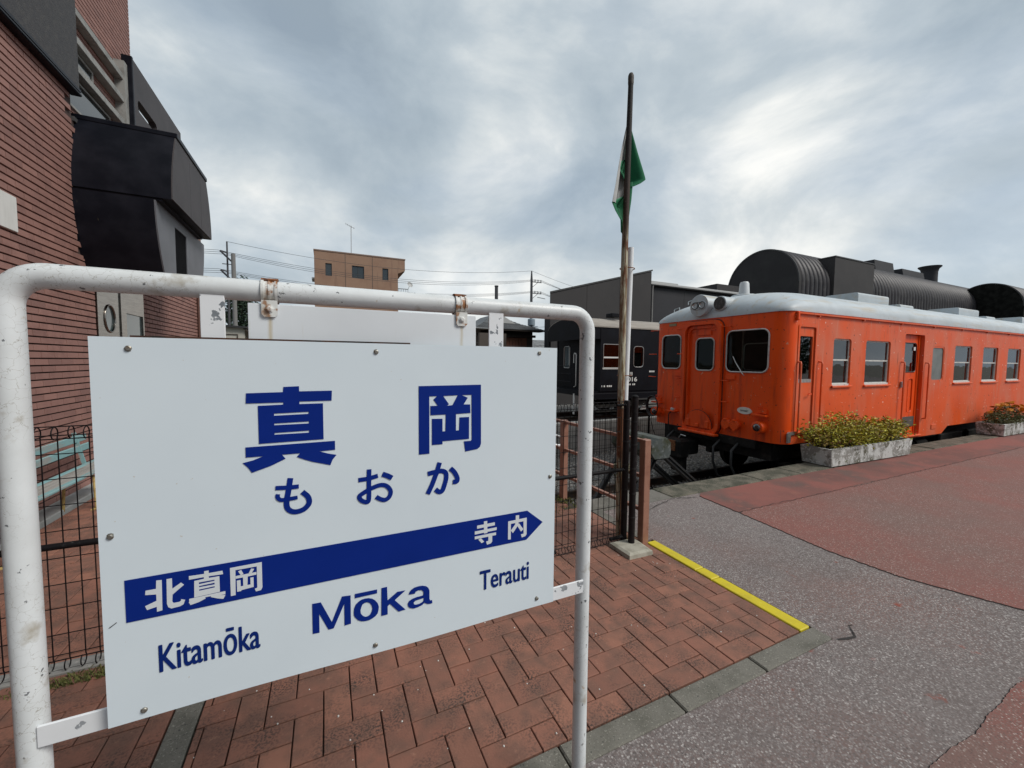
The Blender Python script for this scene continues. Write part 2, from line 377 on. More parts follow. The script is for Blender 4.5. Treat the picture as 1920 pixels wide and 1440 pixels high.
lo_e = [p for p in edge if p[1] < 2.64]; hi_e = [p for p in edge if p[1] >= 2.66]
wv = lambda n: [(3.9+56*(k/n)**2, 2.65+.012*sin(k*1.7)+.010*sin(k*.6)) for k in range(n+1)]
sheet('red_asphalt', lo_e+wv(60)[::-1], .006, m_red, .002)
sheet('red_asphalt', hi_e+[(x, y+.004) for x, y in wv(60)]+[(60,3.25), (4.0,3.25)], .007, m_red2, .002)
sheet('tar_joint', [(x-.007, y-.004) for x, y in edge[:-2]]+[(4.3,.9), (4.1,3.2), (3.95,3.2)], .0025, m_crack, .001)
e2 = [(x, y+.008*sin(x*7)+.004*sin(x*17+1)) for x, y in wob(1.2,.615,3.6,.62,170,.003)]+[(30,.60)]
sheet('red_asphalt', e2+[(30,-8), (1.2,-8)], .006, m_red, .002)
sheet('tar_joint', [(x, y+.003) for x, y in e2]+[(30,.3), (1.2,.3)], .0025, m_crack, .001)
def crackline(pts, w, z):
    b = MB(); top, bot = [], []
    for i in range(len(pts)-1):
        (x0,y0), (x1,y1) = pts[i], pts[i+1]; n = max(2, int(math.hypot(x1-x0, y1-y0)/.05))
        for k in range(n):
            t = k/n; x, y = x0+(x1-x0)*t, y0+(y1-y0)*t+random.uniform(-.012,.012); h = w*random.uniform(.25,1)
            top.append((x, y+h)); bot.append((x, y-h))
    for i in range(len(top)-1):
        b.add([(*bot[i],z), (*bot[i+1],z), (*top[i+1],z), (*top[i],z)], [(0,1,2,3)])
    return struct(b.build('pavement_crack', m_crack))
crackline([(3.87,2.652), (4.5,2.66), (6.16,2.645), (10.8,2.65), (16,2.65)], .005, .010)
crackline([(2.58,1.17), (2.70,1.15), (2.76,1.16)], .010, .004); crackline([(2.72,1.16), (2.78,1.20), (2.83,1.21)], .007, .004)
crackline([(3.60,3.24), (3.88,3.14)], .008, .006); crackline([(3.05,3.1), (3.4,3.2), (3.62,3.25)], .008, .006)

def chamf(lx, ly, h, b=.004):
    mb = MB(); x, y = lx/2, ly/2
    vs = [(-x,-y,-h), (x,-y,-h), (x,y,-h), (-x,y,-h), (-x,-y,-b), (x,-y,-b), (x,y,-b), (-x,y,-b), (-x+b,-y+b,0), (x-b,-y+b,0), (x-b,y-b,0), (-x+b,y-b,0)]
    fs = [(0,1,5,4), (1,2,6,5), (2,3,7,6), (3,0,4,7), (4,5,9,8), (5,6,10,9), (6,7,11,10), (7,4,8,11), (8,9,10,11)]
    return mb.add(vs, fs)
pav = thing('brick_pavement', 'red brick herringbone paving in front of and behind the mesh fence', 'paving', (0,1.3,0)); pav['kind'] = 'structure'; del pav['category']
U = .1137; X0, Y0 = 1.328, 1.299; J = .0050
cells = []
for i in range(-34, 11):
    for j in range(-1, 110):
        k = (i-j+3) % 4
        if k == 0: r = (X0+i*U, Y0+j*U, X0+(i+2)*U, Y0+(j+1)*U)
        elif k == 3: r = (X0+i*U, Y0+j*U, X0+(i+1)*U, Y0+(j+2)*U)
        else: continue
        x0, y0, x1, y1 = r
        if y1 > 3.57 and x1 > 2.40-.14*(y1-3.57): continue
        for lo, hi in ((-2.36, -.634), (-.522, 2.463)):
            a, c = max(x0, lo), min(x1, hi); b, d = max(y0, 1.297), min(y1, 13.5)
            if c-a > .012 and d-b > .012:
                cells.append((a+J/2, b+J/2, c-J/2, d-J/2))
cells.sort(key=lambda r: (not shown(((r[0]+r[2])/2, (r[1]+r[3])/2, 0)), (r[0]+r[2])**2/4+(r[1]+r[3])**2/4))
shp, far = {}, MB()
for n_, (a, b, c, d) in enumerate(cells):
    lx, ly = round(c-a, 4), round(d-b, 4); cx, cy = (a+c)/2, (b+d)/2; z = random.uniform(-.0025, .001)
    if n_ < 300:
        if (lx, ly) not in shp: shp[lx, ly] = chamf(lx, ly, .03, .0025).mesh('brick'); shp[lx, ly].materials.append(m_paver)
        o = bpy.data.objects.new('brick', shp[lx, ly]); COL.objects.link(o); o.parent = pav
        o.location = (cx, cy-1.3, z); o.rotation_euler = (random.uniform(-.006,.006), random.uniform(-.006,.006), random.uniform(-.008,.008))
    else:
        t = chamf(lx, ly, .03, .003); far.add([(x+cx, y+cy, q+z) for x, y, q in t.v], t.f)
far.build('brick_field', m_paver_far, pav, kind='stuff', fix=False)
kl = thing('kerb', 'concrete kerb stones edging the brick paving, the far run painted yellow', 'kerb', (2.5,1.24,0))
xs = [2.572, 1.990, 1.425, .822, .22, -.38, -.98, -1.58, -2.2]
for a, b in zip(xs, xs[1:]):
    MB().box(b+.004, 1.187, -.1, a-.004, 1.292, .004+random.uniform(-.002,.002), .006).build('kerb_stone', m_kerb, kl)
ys = [2.525, 2.028, 1.888, 1.297]
for a, b in zip(ys, ys[1:]):
    MB().box(2.468, b+.003, -.1, 2.560, a-.003, .006+random.uniform(-.002,.002), .005).build('kerb_stone', m_yellow, kl, label='kerb stone painted yellow')
MB().box(-.628, 1.30, -.1, -.528, 2.60, -.001, .003).build('edging_strip', m_kerb, kl, label='grey concrete strip let into the brick paving')
cp = thing('platform_coping', 'row of mossy grey coping stones along the platform edge beside the orange railcar', 'kerb', (3.6,3.45,0))
xs = [3.56, 5.175, 6.0, 6.83, 7.65, 8.5, 9.3, 10.1, 10.9, 11.7, 12.5, 13.3, 14.1, 14.9, 15.7, 16.5, 17.3, 18.1, 19, 20, 21, 22, 23, 24, 25, 26, 27]
for a, b in zip(xs, xs[1:]): MB().box(a+.003, 3.262, -.25, b-.003, 3.60+random.uniform(-.01,.01), .012+random.uniform(-.004,.004), .014).build('coping_stone', m_kerb_moss, cp)
w_ = MB(); w_.box(2.47, 3.40, -1, 27, 3.56, -.25); w_.build('platform_wall', m_conc, cp)
# crumbs and specks of stone on the paving
cr = MB()
for _ in range(80):
    x, y = random.uniform(-.6, 2.4), random.uniform(1.32, 2.5); r = random.uniform(.002, .0055)
    cr.lathe((x, y, -.002), (random.uniform(-.3,.3), random.uniform(-.3,.3), 1), [(0, r), (r*.8, r*.8), (r*1.2, r*.3)], 5)
cr.build('stone_crumbs', mat('white_crumb', (.60,.58,.54), .9), kind='stuff')
# moss and weeds along the fence foot
m_moss = mat('moss', (.085,.095,.02), .95, rnd=('island', [(.06,.075,.015), (.12,.12,.03), (.16,.15,.05), (.05,.06,.015)]))
ms = MB()
def tuft(x, y, z, h):
    a = random.uniform(0, 2*pi); w = h*.12; t = random.uniform(.2,.8)*h
    dx, dy = cos(a), sin(a)
    ms.add([(x-dy*w, y+dx*w, z), (x+dy*w, y-dx*w, z), (x+dx*t*.5+dy*w*.6, y+dy*t*.5-dx*w*.6, z+h*.7), (x+dx*t, y+dy*t, z+h*.85)], [(0,1,2), (0,2,3)])
for _ in range(900): tuft(random.gauss(-1.05,.16), 2.50+abs(random.gauss(0,.05)), -.004, random.uniform(.008,.03))
for _ in range(300): tuft(random.uniform(1.6,2.42), 3.50+random.gauss(0,.05), -.01, random.uniform(.01,.035))
for _ in range(200): tuft(random.gauss(-1.03,.06), 4.0+random.gauss(0,.06), -.01, random.uniform(.02,.06))
for _ in range(500): tuft(random.gauss(2.38,.03), 2.60+random.gauss(0,.05), 0, random.uniform(.006,.02))
for _ in range(220): tuft(random.gauss(2.36,.05), 3.70+random.gauss(0,.05), -.01, random.uniform(.02,.06))
ms.build('weeds', m_moss, kind='stuff', fix=False)

# ------------------------------------------------------------------ station name board
sg = thing('station_name_board', 'white station name board with blue lettering on a bent white pipe frame', 'sign', (.12, 1.10, 0))
PY = 1.10; r = .0245
pts = [(-.551, PY, -.05), (-.551, PY, 1.647)]
pts += [(-.551+.06-.06*cos(R(a)), PY, 1.647+.06*sin(R(a))) for a in range(9, 90, 9)]
pts += [(-.491, PY, 1.707), (.728, PY, 1.707)]
pts += [(.728+.06*sin(R(a)), PY, 1.647+.06*cos(R(a))) for a in range(9, 90, 9)]
pts += [(.788, PY, 1.647), (.788, PY, -.05)]
q = []
for a, b in zip(pts, pts[1:]):
    n = max(1, int((Vector(b)-Vector(a)).length/.1)); q += [tuple(Vector(a).lerp(Vector(b), i/n)) for i in range(n)]
MB().tube(q+[pts[-1]], r, 28).build('pipe_frame', m_pipe, sg, smooth=50)
for x0, x1 in ((-.249,-.204), (.430,.476)): MB().box(x0, 1.083, .82, x1, 1.089, 1.70, .001).build('hanger_bar', m_bar, sg)
MB().box(-.535, 1.076, .769, .775, 1.082, .813, .001).build('cross_bar', m_bar, sg)
MB().box(-.160, 1.079, 1.40, .388, 1.083, 1.676, .0008).build('backing_plate', m_plate, sg, label='plain white plate hung from two rusting clamps')
for x in (-.117, .345):
    c = MB(); ring = lambda r_, w0, w1: c.prism(arc(PY, 1.707, r_, 0, 360, 32)[:-1], lambda u, v, d: (d, u, v), x+w0, x+w1)
    ring(.0268, -.0165, .0165); ring(.0292, -.0165, -.011); ring(.0292, .011, .0165); ring(.0285, -.002, .002)
    c.prism([(x-.016,1.684), (x-.016,1.652), (x-.011,1.646), (x+.011,1.646), (x+.016,1.652), (x+.016,1.684)], XZ, 1.0735, 1.0785)
    cl = c.build('pipe_clamp', m_clamp, sg, smooth=40)
    cap = MB()
    for w0, w1 in ((-.0168,-.0035), (-.0035,.006), (.006,.0168)):
        rr_ = .0305+random.uniform(-.0008,.001); o_ = arc(PY, 1.707, rr_, 55+random.uniform(-6,6), 128+random.uniform(-8,8), 8)
        cap.prism(o_+arc(PY, 1.707, .0266, 128, 55, 8), lambda u, v, d: (d, u, v), x+w0, x+w1)
    cap.build('rusted_top', m_rust, cl)
    MB().lathe((x, 1.0735, 1.664), (0,-1,0), [(0,.009), (.002,.009), (.0025,.0065), (.006,.006), (.007,.004)], 8).build('bolt', m_clamp, cl)
# the panel: a thin sheet, a little bowed along its lower edge
pn = MB(); nx, nz = 40, 24; xa, xb, za, zb = -.4205, .6445, .7835, 1.5905
for face, yy in ((0, 1.056), (1, 1.0605)):
    for j in range(nz+1):
        for i in range(nx+1):
            u, t = i/nx, j/nz
            bow = .0006*sin(u*7.5)*(1-t)**3*sin(pi*u)
            dz = (.004*sin(u*6.2+.8)*sin(pi*u))*(1-t)**2
            pn.v.append((xa+(xb-xa)*u, yy-bow-.0015, za+(zb-za)*t+dz))
M1 = (nx+1)*(nz+1)
for j in range(nz):
    for i in range(nx):
        a = j*(nx+1)+i; pn.f += [(a, a+1, a+nx+2, a+nx+1), (M1+a, M1+a+nx+1, M1+a+nx+2, M1+a+1)]
for i in range(nx):
    pn.f += [(i, M1+i, M1+i+1, i+1), (nz*(nx+1)+i, nz*(nx+1)+i+1, M1+nz*(nx+1)+i+1, M1+nz*(nx+1)+i)]
for j in range(nz):
    a = j*(nx+1); pn.f += [(a, a+nx+1, M1+a+nx+1, M1+a), (a+nx, M1+a+nx, M1+a+2*nx+1, a+2*nx+1)]
panel = pn.build('panel', m_panel, sg, smooth=30)
MB().box(-.36, 1.0605, 1.585, .20, 1.064, 1.5945).build('rusty_lip', mat('dark_rust', (.06,.022,.010), .9, layers=[((.015,.010,.008), 30, 4, .45, .6)]), sg, label='rust streak along the upper edge of the panel')
for x, z in ((-.361,1.568), (.114,1.569), (.582,1.574), (-.402,1.187), (.626,1.192), (-.362,.803), (.105,.804), (.584,.809)):
    b = MB(); b.lathe((x, 1.056, z), (random.uniform(-.1,.1), -1, random.uniform(-.1,.1)), [(0,.0072), (.0012,.0072), (.0014,.0056), (.0045,.0054), (.0056,.0036)], 10); b.build('bolt', m_bolt, panel)
LET = {'blue':[[[(-0.164,1.472),(-0.092,1.473),(-0.091,1.485),(-0.059,1.486),(-0.059,1.474),(0.011,1.474),(0.01,1.45),(-0.059,1.45),(-0.059,1.444),(-0.009,1.444),(-0.009,1.357),(-0.142,1.356),(-0.142,1.443),(-0.092,1.444),(-0.092,1.449),(-0.165,1.449)],[(-0.111,1.424),(-0.04,1.425),(-0.04,1.42),(-0.111,1.419)],[(-0.111,1.401),(-0.04,1.402),(-0.04,1.397),(-0.111,1.397)],[(-0.111,1.379),(-0.04,1.38),(-0.04,1.375),(-0.111,1.375)]],[[(-0.168,1.35),(0.016,1.351),(0.016,1.329),(-0.019,1.328),(-0.0,1.321),(0.019,1.316),(0.01,1.305),(0.005,1.292),(-0.034,1.304),(-0.051,1.311),(-0.067,1.319),(-0.06,1.327),(-0.097,1.327),(-0.09,1.317),(-0.12,1.303),(-0.157,1.291),(-0.164,1.303),(-0.174,1.315),(-0.155,1.319),(-0.134,1.327),(-0.168,1.327)]],[[(0.22,1.481),(0.395,1.482),(0.396,1.314),(0.393,1.305),(0.385,1.299),(0.349,1.295),(0.345,1.324),(0.365,1.324),(0.368,1.327),(0.367,1.454),(0.338,1.454),(0.356,1.446),(0.344,1.428),(0.363,1.427),(0.364,1.403),(0.322,1.402),(0.322,1.356),(0.331,1.356),(0.332,1.392),(0.36,1.392),(0.36,1.33),(0.284,1.329),(0.284,1.321),(0.255,1.321),(0.255,1.392),(0.284,1.391),(0.284,1.356),(0.292,1.356),(0.293,1.402),(0.251,1.402),(0.251,1.427),(0.271,1.427),(0.259,1.444),(0.269,1.453),(0.248,1.453),(0.248,1.298),(0.22,1.298)],[(0.286,1.453),(0.327,1.454),(0.312,1.427),(0.297,1.426),(0.302,1.43)]]],'strokes':[([(-0.081,1.27),(-0.086,1.238),(-0.09,1.214),(-0.088,1.198),(-0.078,1.189),(-0.065,1.188),(-0.052,1.193),(-0.043,1.205),(-0.045,1.22),(-0.057,1.234)],0.013),([(-0.112,1.25),(-0.087,1.248),(-0.064,1.248)],0.011),([(-0.107,1.235),(-0.108,1.229),(-0.104,1.222),(-0.094,1.22),(-0.067,1.222)],0.01),([(0.068,1.247),(0.092,1.248),(0.115,1.253)],0.012),([(0.094,1.272),(0.093,1.232),(0.093,1.204),(0.091,1.19),(0.084,1.189),(0.074,1.195),(0.07,1.205),(0.08,1.213),(0.101,1.223),(0.122,1.228),(0.137,1.223),(0.146,1.209),(0.143,1.195),(0.133,1.188),(0.121,1.191),(0.11,1.199)],0.012),([(0.126,1.256),(0.139,1.25),(0.15,1.243)],0.014),([(0.243,1.243),(0.263,1.246),(0.282,1.247),(0.293,1.24),(0.294,1.225),(0.289,1.206),(0.283,1.192),(0.274,1.19),(0.264,1.198)],0.014),([(0.276,1.271),(0.267,1.242),(0.255,1.212),(0.243,1.188)],0.014),([(0.306,1.252),(0.318,1.239),(0.326,1.222),(0.324,1.213),(0.313,1.213)],0.014)],'band':[(-0.384,1.091),(-0.384,1.001),(0.545,1.005),(0.601,1.051),(0.547,1.095)],'white':[[[(-0.333,1.08),(-0.324,1.079),(-0.325,1.013),(-0.334,1.012),(-0.334,1.023),(-0.35,1.02),(-0.353,1.029),(-0.334,1.036),(-0.334,1.05),(-0.352,1.053),(-0.351,1.062),(-0.334,1.062)]],[[(-0.316,1.079),(-0.307,1.079),(-0.307,1.056),(-0.292,1.066),(-0.287,1.06),(-0.307,1.043),(-0.308,1.028),(-0.306,1.024),(-0.296,1.024),(-0.293,1.026),(-0.293,1.029),(-0.286,1.026),(-0.289,1.017),(-0.295,1.014),(-0.31,1.013),(-0.315,1.017),(-0.317,1.025)]],[[(-0.278,1.077),(-0.251,1.076),(-0.251,1.082),(-0.243,1.082),(-0.243,1.076),(-0.218,1.076),(-0.217,1.068),(-0.243,1.069),(-0.243,1.065),(-0.224,1.065),(-0.224,1.029),(-0.27,1.027),(-0.269,1.064),(-0.252,1.065),(-0.252,1.069),(-0.278,1.069)],[(-0.261,1.059),(-0.233,1.059),(-0.233,1.056),(-0.261,1.055)],[(-0.261,1.051),(-0.233,1.052),(-0.233,1.048),(-0.261,1.048)],[(-0.261,1.043),(-0.233,1.044),(-0.233,1.041),(-0.261,1.04)]],[[(-0.279,1.026),(-0.214,1.028),(-0.214,1.021),(-0.225,1.021),(-0.214,1.019),(-0.218,1.011),(-0.229,1.015),(-0.241,1.021),(-0.24,1.023),(-0.251,1.023),(-0.25,1.02),(-0.262,1.015),(-0.277,1.012),(-0.28,1.019),(-0.268,1.02),(-0.279,1.019)]],[[(-0.204,1.079),(-0.143,1.08),(-0.143,1.02),(-0.146,1.014),(-0.156,1.013),(-0.158,1.02),(-0.154,1.021),(-0.153,1.023),(-0.153,1.072),(-0.194,1.072),(-0.195,1.014),(-0.204,1.014)]],[[(-0.194,1.058),(-0.154,1.059),(-0.154,1.053),(-0.171,1.052),(-0.172,1.032),(-0.166,1.032),(-0.166,1.048),(-0.16,1.048),(-0.16,1.025),(-0.184,1.023),(-0.184,1.021),(-0.192,1.021),(-0.192,1.047),(-0.185,1.047),(-0.185,1.032),(-0.18,1.032),(-0.18,1.052),(-0.194,1.052)]],[[(-0.189,1.068),(-0.183,1.07),(-0.179,1.06),(-0.184,1.058)]],[[(-0.164,1.069),(-0.158,1.067),(-0.163,1.059),(-0.169,1.059)]],[[(0.406,1.085),(0.416,1.085),(0.417,1.049),(0.406,1.049)]],[[(0.385,1.076),(0.44,1.077),(0.44,1.068),(0.385,1.067)]],[[(0.378,1.06),(0.446,1.061),(0.446,1.053),(0.378,1.051)]],[[(0.378,1.045),(0.444,1.046),(0.444,1.038),(0.378,1.037)]],[[(0.42,1.046),(0.432,1.046),(0.432,1.021),(0.428,1.016),(0.416,1.014),(0.413,1.024),(0.42,1.025)]],[[(0.389,1.034),(0.397,1.037),(0.407,1.025),(0.399,1.022)]],[[(0.483,1.072),(0.492,1.072),(0.492,1.016),(0.483,1.017)]],[[(0.483,1.072),(0.545,1.074),(0.545,1.065),(0.483,1.063)]],[[(0.534,1.072),(0.545,1.073),(0.545,1.022),(0.541,1.017),(0.529,1.015),(0.526,1.025),(0.535,1.026)]],[[(0.508,1.086),(0.519,1.086),(0.519,1.069),(0.508,1.069)]],[[(0.508,1.072),(0.519,1.07),(0.515,1.054),(0.499,1.034),(0.492,1.043),(0.506,1.059)]],[[(0.512,1.056),(0.519,1.061),(0.534,1.04),(0.526,1.034)]]],'moka':[[[(-0.041,0.953),(-0.022,0.952),(0.002,0.895),(0.026,0.955),(0.046,0.953),(0.046,0.879),(0.031,0.878),(0.031,0.935),(0.006,0.878),(-0.006,0.878),(-0.026,0.924),(-0.026,0.876),(-0.041,0.877)]],[[(0.053,0.907),(0.054,0.917),(0.058,0.926),(0.064,0.931),(0.071,0.935),(0.08,0.936),(0.089,0.935),(0.098,0.931),(0.105,0.925),(0.111,0.916),(0.114,0.906),(0.113,0.897),(0.111,0.889),(0.106,0.883),(0.099,0.879),(0.09,0.876),(0.08,0.876),(0.071,0.878),(0.063,0.883),(0.056,0.892),(0.053,0.899)],[(0.069,0.907),(0.071,0.915),(0.074,0.922),(0.08,0.925),(0.086,0.925),(0.092,0.921),(0.096,0.914),(0.098,0.905),(0.096,0.897),(0.092,0.89),(0.086,0.887),(0.081,0.887),(0.075,0.891),(0.07,0.898)]],[[(0.056,0.954),(0.11,0.953),(0.11,0.943),(0.056,0.943)]],[[(0.121,0.954),(0.135,0.954),(0.136,0.917),(0.161,0.934),(0.182,0.933),(0.154,0.913),(0.182,0.88),(0.164,0.879),(0.142,0.906),(0.136,0.901),(0.136,0.879),(0.12,0.879)]],[[(0.191,0.919),(0.193,0.926),(0.198,0.931),(0.206,0.935),(0.217,0.936),(0.228,0.935),(0.238,0.931),(0.244,0.925),(0.247,0.917),(0.247,0.894),(0.249,0.888),(0.254,0.888),(0.255,0.879),(0.245,0.879),(0.238,0.882),(0.233,0.886),(0.227,0.881),(0.216,0.878),(0.204,0.877),(0.194,0.881),(0.189,0.887),(0.188,0.895),(0.192,0.901),(0.2,0.905),(0.214,0.907),(0.229,0.907),(0.231,0.912),(0.23,0.918),(0.226,0.923),(0.218,0.925),(0.21,0.923),(0.207,0.918)],[(0.231,0.9),(0.219,0.899),(0.209,0.898),(0.204,0.894),(0.205,0.888),(0.21,0.886),(0.219,0.886),(0.227,0.889),(0.231,0.892)]]]}

def glyph(polys, mt, name, d0):
    b = MB()
    for k, p in enumerate(polys):
        d = d0+k*.00002
        b.plate(p[0], p[1:], lambda u, v, s, d=d: (u, 1.0532-d if s < .5 else 1.0539, v), 0, 1)
    return b.build(name, mt, panel)
glyph([[LET['band']]], m_blue, 'direction_band', 0)
glyph(LET['blue'][:2], m_blue, 'kanji', 0); glyph(LET['blue'][2:], m_blue, 'kanji', 0)
for lo, hi in ((0,3), (3,6), (6,9)):
    hb = MB()
    for k, (pts, w) in enumerate(LET['strokes'][lo:hi]):
        P = [Vector((u, v)) for u, v in pts]; Q = []
        if len(P) > 4:       # smooth the stroke
            for i in range(len(P)-1):
                a, b, c, d = P[max(i-1,0)], P[i], P[i+1], P[min(i+2,len(P)-1)]
                for s in range(6):
                    t = s/6; Q.append(.5*((2*b)+(c-a)*t+(2*a-5*b+4*c-d)*t*t+(3*b-a-3*c+d)*t**3))
            Q.append(P[-1])
        else: Q = P
        lft, rgt = [], []; nq = len(Q)
        for i, p in enumerate(Q):
            t = (Q[min(i+1,nq-1)]-Q[max(i-1,0)]).normalized(); n_ = Vector((-t.y, t.x))*w*.46
            y = 1.0531-k*.0002-i/nq*.00018; lft.append((p.x+n_.x, y, p.y+n_.y)); rgt.append((p.x-n_.x, y, p.y-n_.y))
        hb.add(lft+rgt, [(i, i+1, nq+i+1, nq+i) for i in range(nq-1)])
    hb.build('hiragana', m_blue, panel)
for g0, g1 in ((0,2), (2,4), (4,8), (8,14), (14,20)): glyph(LET['white'][g0:g1], m_white_print, 'band_kanji', .0004)
def font_mesh(s):
    cu = bpy.data.curves.new('tmp', 'FONT'); cu.body = s; cu.size = 1
    ob = bpy.data.objects.new('tmp', cu); me = ob.to_mesh(); v = [tuple(p.co) for p in me.vertices]; f = [tuple(p.vertices) for p in me.polygons]
    ob.to_mesh_clear(); bpy.data.objects.remove(ob); bpy.data.curves.remove(cu); return v, f
def latin(body, u0, u1, base, caph, cap, bold):
    """each letter a part; the stroke weight comes from a few slightly shifted layers"""
    cv, _ = font_mesh(cap); h = max(p[1] for p in cv); lo = min(p[1] for p in cv)
    v, f = font_mesh(body); x0 = min(p[0] for p in v); x1 = max(p[0] for p in v)
    ends = [max(p[0] for p in font_mesh(body[:i+1])[0]) for i in range(len(body))]
    sx, sz = (u1-u0-2*bold)/(x1-x0), (caph-2*bold)/(h-lo)
    for i in range(len(body)):
        lo_x = ends[i-1] if i else -9; b = MB()
        fs = [q for q in f if lo_x-.02 < sum(v[t][0] for t in q)/len(q) <= (ends[i] if i == len(body)-1 else ends[i]-.0)+.001 and (i == 0 or sum(v[t][0] for t in q)/len(q) > ends[i-1])]
        for k, (dx, dz) in enumerate(((0,0),(1,0),(-1,0),(0,1),(0,-1),(.7,.7),(-.7,.7),(.7,-.7),(-.7,-.7))):
            b.add([(u0+bold+(p[0]-x0)*sx+dx*bold, 1.0531-k*.00002, base+bold+(p[1]-lo)*sz+dz*bold) for p in v], fs)
        me = b.mesh('letter'); bm = bmesh.new(); bm.from_mesh(me); bmesh.ops.delete(bm, geom=[q for q in bm.verts if not q.link_faces], context='VERTS'); bm.to_mesh(me); bm.free()
        link('letter', me, m_navy, panel)
latin('Kitam\u014dka', -.3345, -.150, .877, .0605, 'K', .0011)
for p in LET['moka']: glyph([p], m_blue, 'letter', 0)
latin('Terauti', .3945, .555, .880, .0585, 'T', .0010)
MB().add([(-.412,1.0531,.997), (-.409,1.0531,.9975), (-.398,1.0531,1.006), (-.399,1.0531,1.0068), (-.410,1.0531,.999)], [(0,1,2,3,4)]).build('scratch', m_crack, panel)

# ------------------------------------------------------------------ mesh fence
fe = thing('mesh_fence', 'black welded wire mesh fence with rolled top edge behind the name board', 'fence', (0, 2.645, 0))
vz = [.0, .075, .18, .314, .433, .565, .70, .827, .957, 1.079]
wire = MB()
path = [(0, .020*cos(R(a)), 1.195+.026*sin(R(a))) for a in range(-170, 181, 25)]
path = [(0,.0,.075), (0,.0,1.150)] + [(0, .003-.024+.027*cos(R(a)), 1.185+.030*sin(R(a))) for a in range(-40, 250, 24)]
low = [(0, .003-.024+.027*cos(R(a)), .042-.030*sin(R(a))) for a in range(-40, 250, 24)]
wire.tube(low[::-1]+path, .0026, 6); wm = wire.mesh('vertical_wire', smooth=60); wm.materials.append(m_black)
x = 2.268; k = 0
while x > -3.2:
    o = bpy.data.objects.new('vertical_wire', wm); COL.objects.link(o); o.parent = fe; o.location = (x+random.uniform(-.002,.002), 0, random.uniform(-.003,.003)); x -= .0575
for z in vz[1:]: MB().tube([(2.27, 2.650, z), (-3.2, 2.650, z)], .0026, 6).build('horizontal_wire', m_black, fe)
for z, y in ((1.216,2.625), (1.158,2.612), (1.17,2.645), (.012,2.625), (.07,2.612)): MB().tube([(2.27, y, z), (-3.2, y, z)], .003, 6).build('edge_wire', m_black, fe)
MB().tube([(2.29, 2.640, .628), (-3.2, 2.640, .628)], .016, 10).build('middle_rail', m_black, fe, smooth=60)
MB().tube([(2.29, 2.632, 1.187), (2.20, 2.632, 1.187)], .010, 10).build('bracket', m_black, fe); MB().tube([(2.29, 2.632, .04), (2.16, 2.632, .04)], .013, 10).build('bracket', m_black, fe)
MB().tube([(1.62, 2.632, .035), (1.50, 2.632, .035)], .014, 10).build('bracket', m_black, fe)
def post(x, y, z0, z1, rr):
    b = MB(); b.lathe((x, y, z0), (0,0,1), [(0, rr), (z1-z0-.004, rr), (z1-z0, rr*.8)], 18)
    for z in (.25, .45, .66, .86, 1.05):
        if z < z1: b.lathe((x, y, z0+z), (0,0,1), [(0, rr), (.002, rr*1.08), (.010, rr*1.08), (.012, rr)], 18, cap=False)
    return b
pz = post(2.318, 2.645, 0, 1.222, .027).build('post', m_blackpost, fe, smooth=40)
for z in (1.187, .628, .04): MB().lathe((2.285, 2.630, z), (0,-1,0), [(0,.010), (.012,.010), (.015,.006)], 8).build('bolt', m_black, pz)
MB().box(-3.2, 2.60, -.05, -.62, 2.70, .014, .006).build('foot_strip', m_conc, fe, label='mossy concrete strip under the fence')
gp = thing('fence_post', 'dark round post standing on a pale concrete pad at the end of the mesh fence', 'post', (2.293, 2.52, 0))
post(2.293, 2.52, 0, 1.262, .0275).build('post_tube', m_blackpost, gp, smooth=40)
MB().lathe((2.293, 2.52, 1.258), (0,0,1), [(0,.0295), (.010,.0295), (.018,.022), (.022,.008)], 18).build('cap', m_black, gp, smooth=40)
pd = MB(); pd.add([(2.128,2.35,-.02), (2.37,2.345,-.02), (2.395,2.60,-.02), (2.13,2.61,-.02), (2.133,2.355,.028), (2.366,2.35,.028), (2.39,2.595,.028), (2.134,2.605,.028), (2.155,2.378,.040), (2.345,2.374,.040), (2.365,2.575,.040), (2.156,2.583,.040)],
   [(0,1,5,4), (1,2,6,5), (2,3,7,6), (3,0,4,7), (4,5,9,8), (5,6,10,9), (6,7,11,10), (7,4,8,11), (8,9,10,11)])
pd.build('concrete_pad', m_pad, gp)
# terracotta guard rail closing the platform end
tr = thing('guard_rail', 'terracotta painted steel guard rail of three posts and three rails at the platform end', 'guard rail', (2.41, 3.1, 0))
MB().box(2.403, 2.505, -.02, 2.470, 2.572, .898, .004).build('post', m_terra, tr)
MB().box(2.345, 3.68, -.02, 2.412, 3.747, .90, .004).build('post', m_terra, tr)
for z in (.878, .575, .285): MB().bar((2.437,2.572,z), (2.29,5.4,z), .032, .028).build('rail', m_terra, tr)
MB().box(2.265, 5.38, -.9, 2.332, 5.447, .90, .004).build('post', m_terra, tr)
# bent white pipe lying behind the guard rail
hp = MB(); hp.tube([(2.2,3.95,.86), (2.12,3.92,.80)], .016, 10); hp.tube([(2.05,3.95,.62), (2.3,3.92,.60), (2.45,3.92,.57), (2.56,3.95,.62), (2.50,4.05,.66), (2.2,4.1,.68), (2.0,4.05,.66)], .013, 10)
tag(hp.build('bent_pipe', m_pipe_clean, smooth=60), 'bent white plastic pipe loop behind the terracotta guard rail', 'pipe')

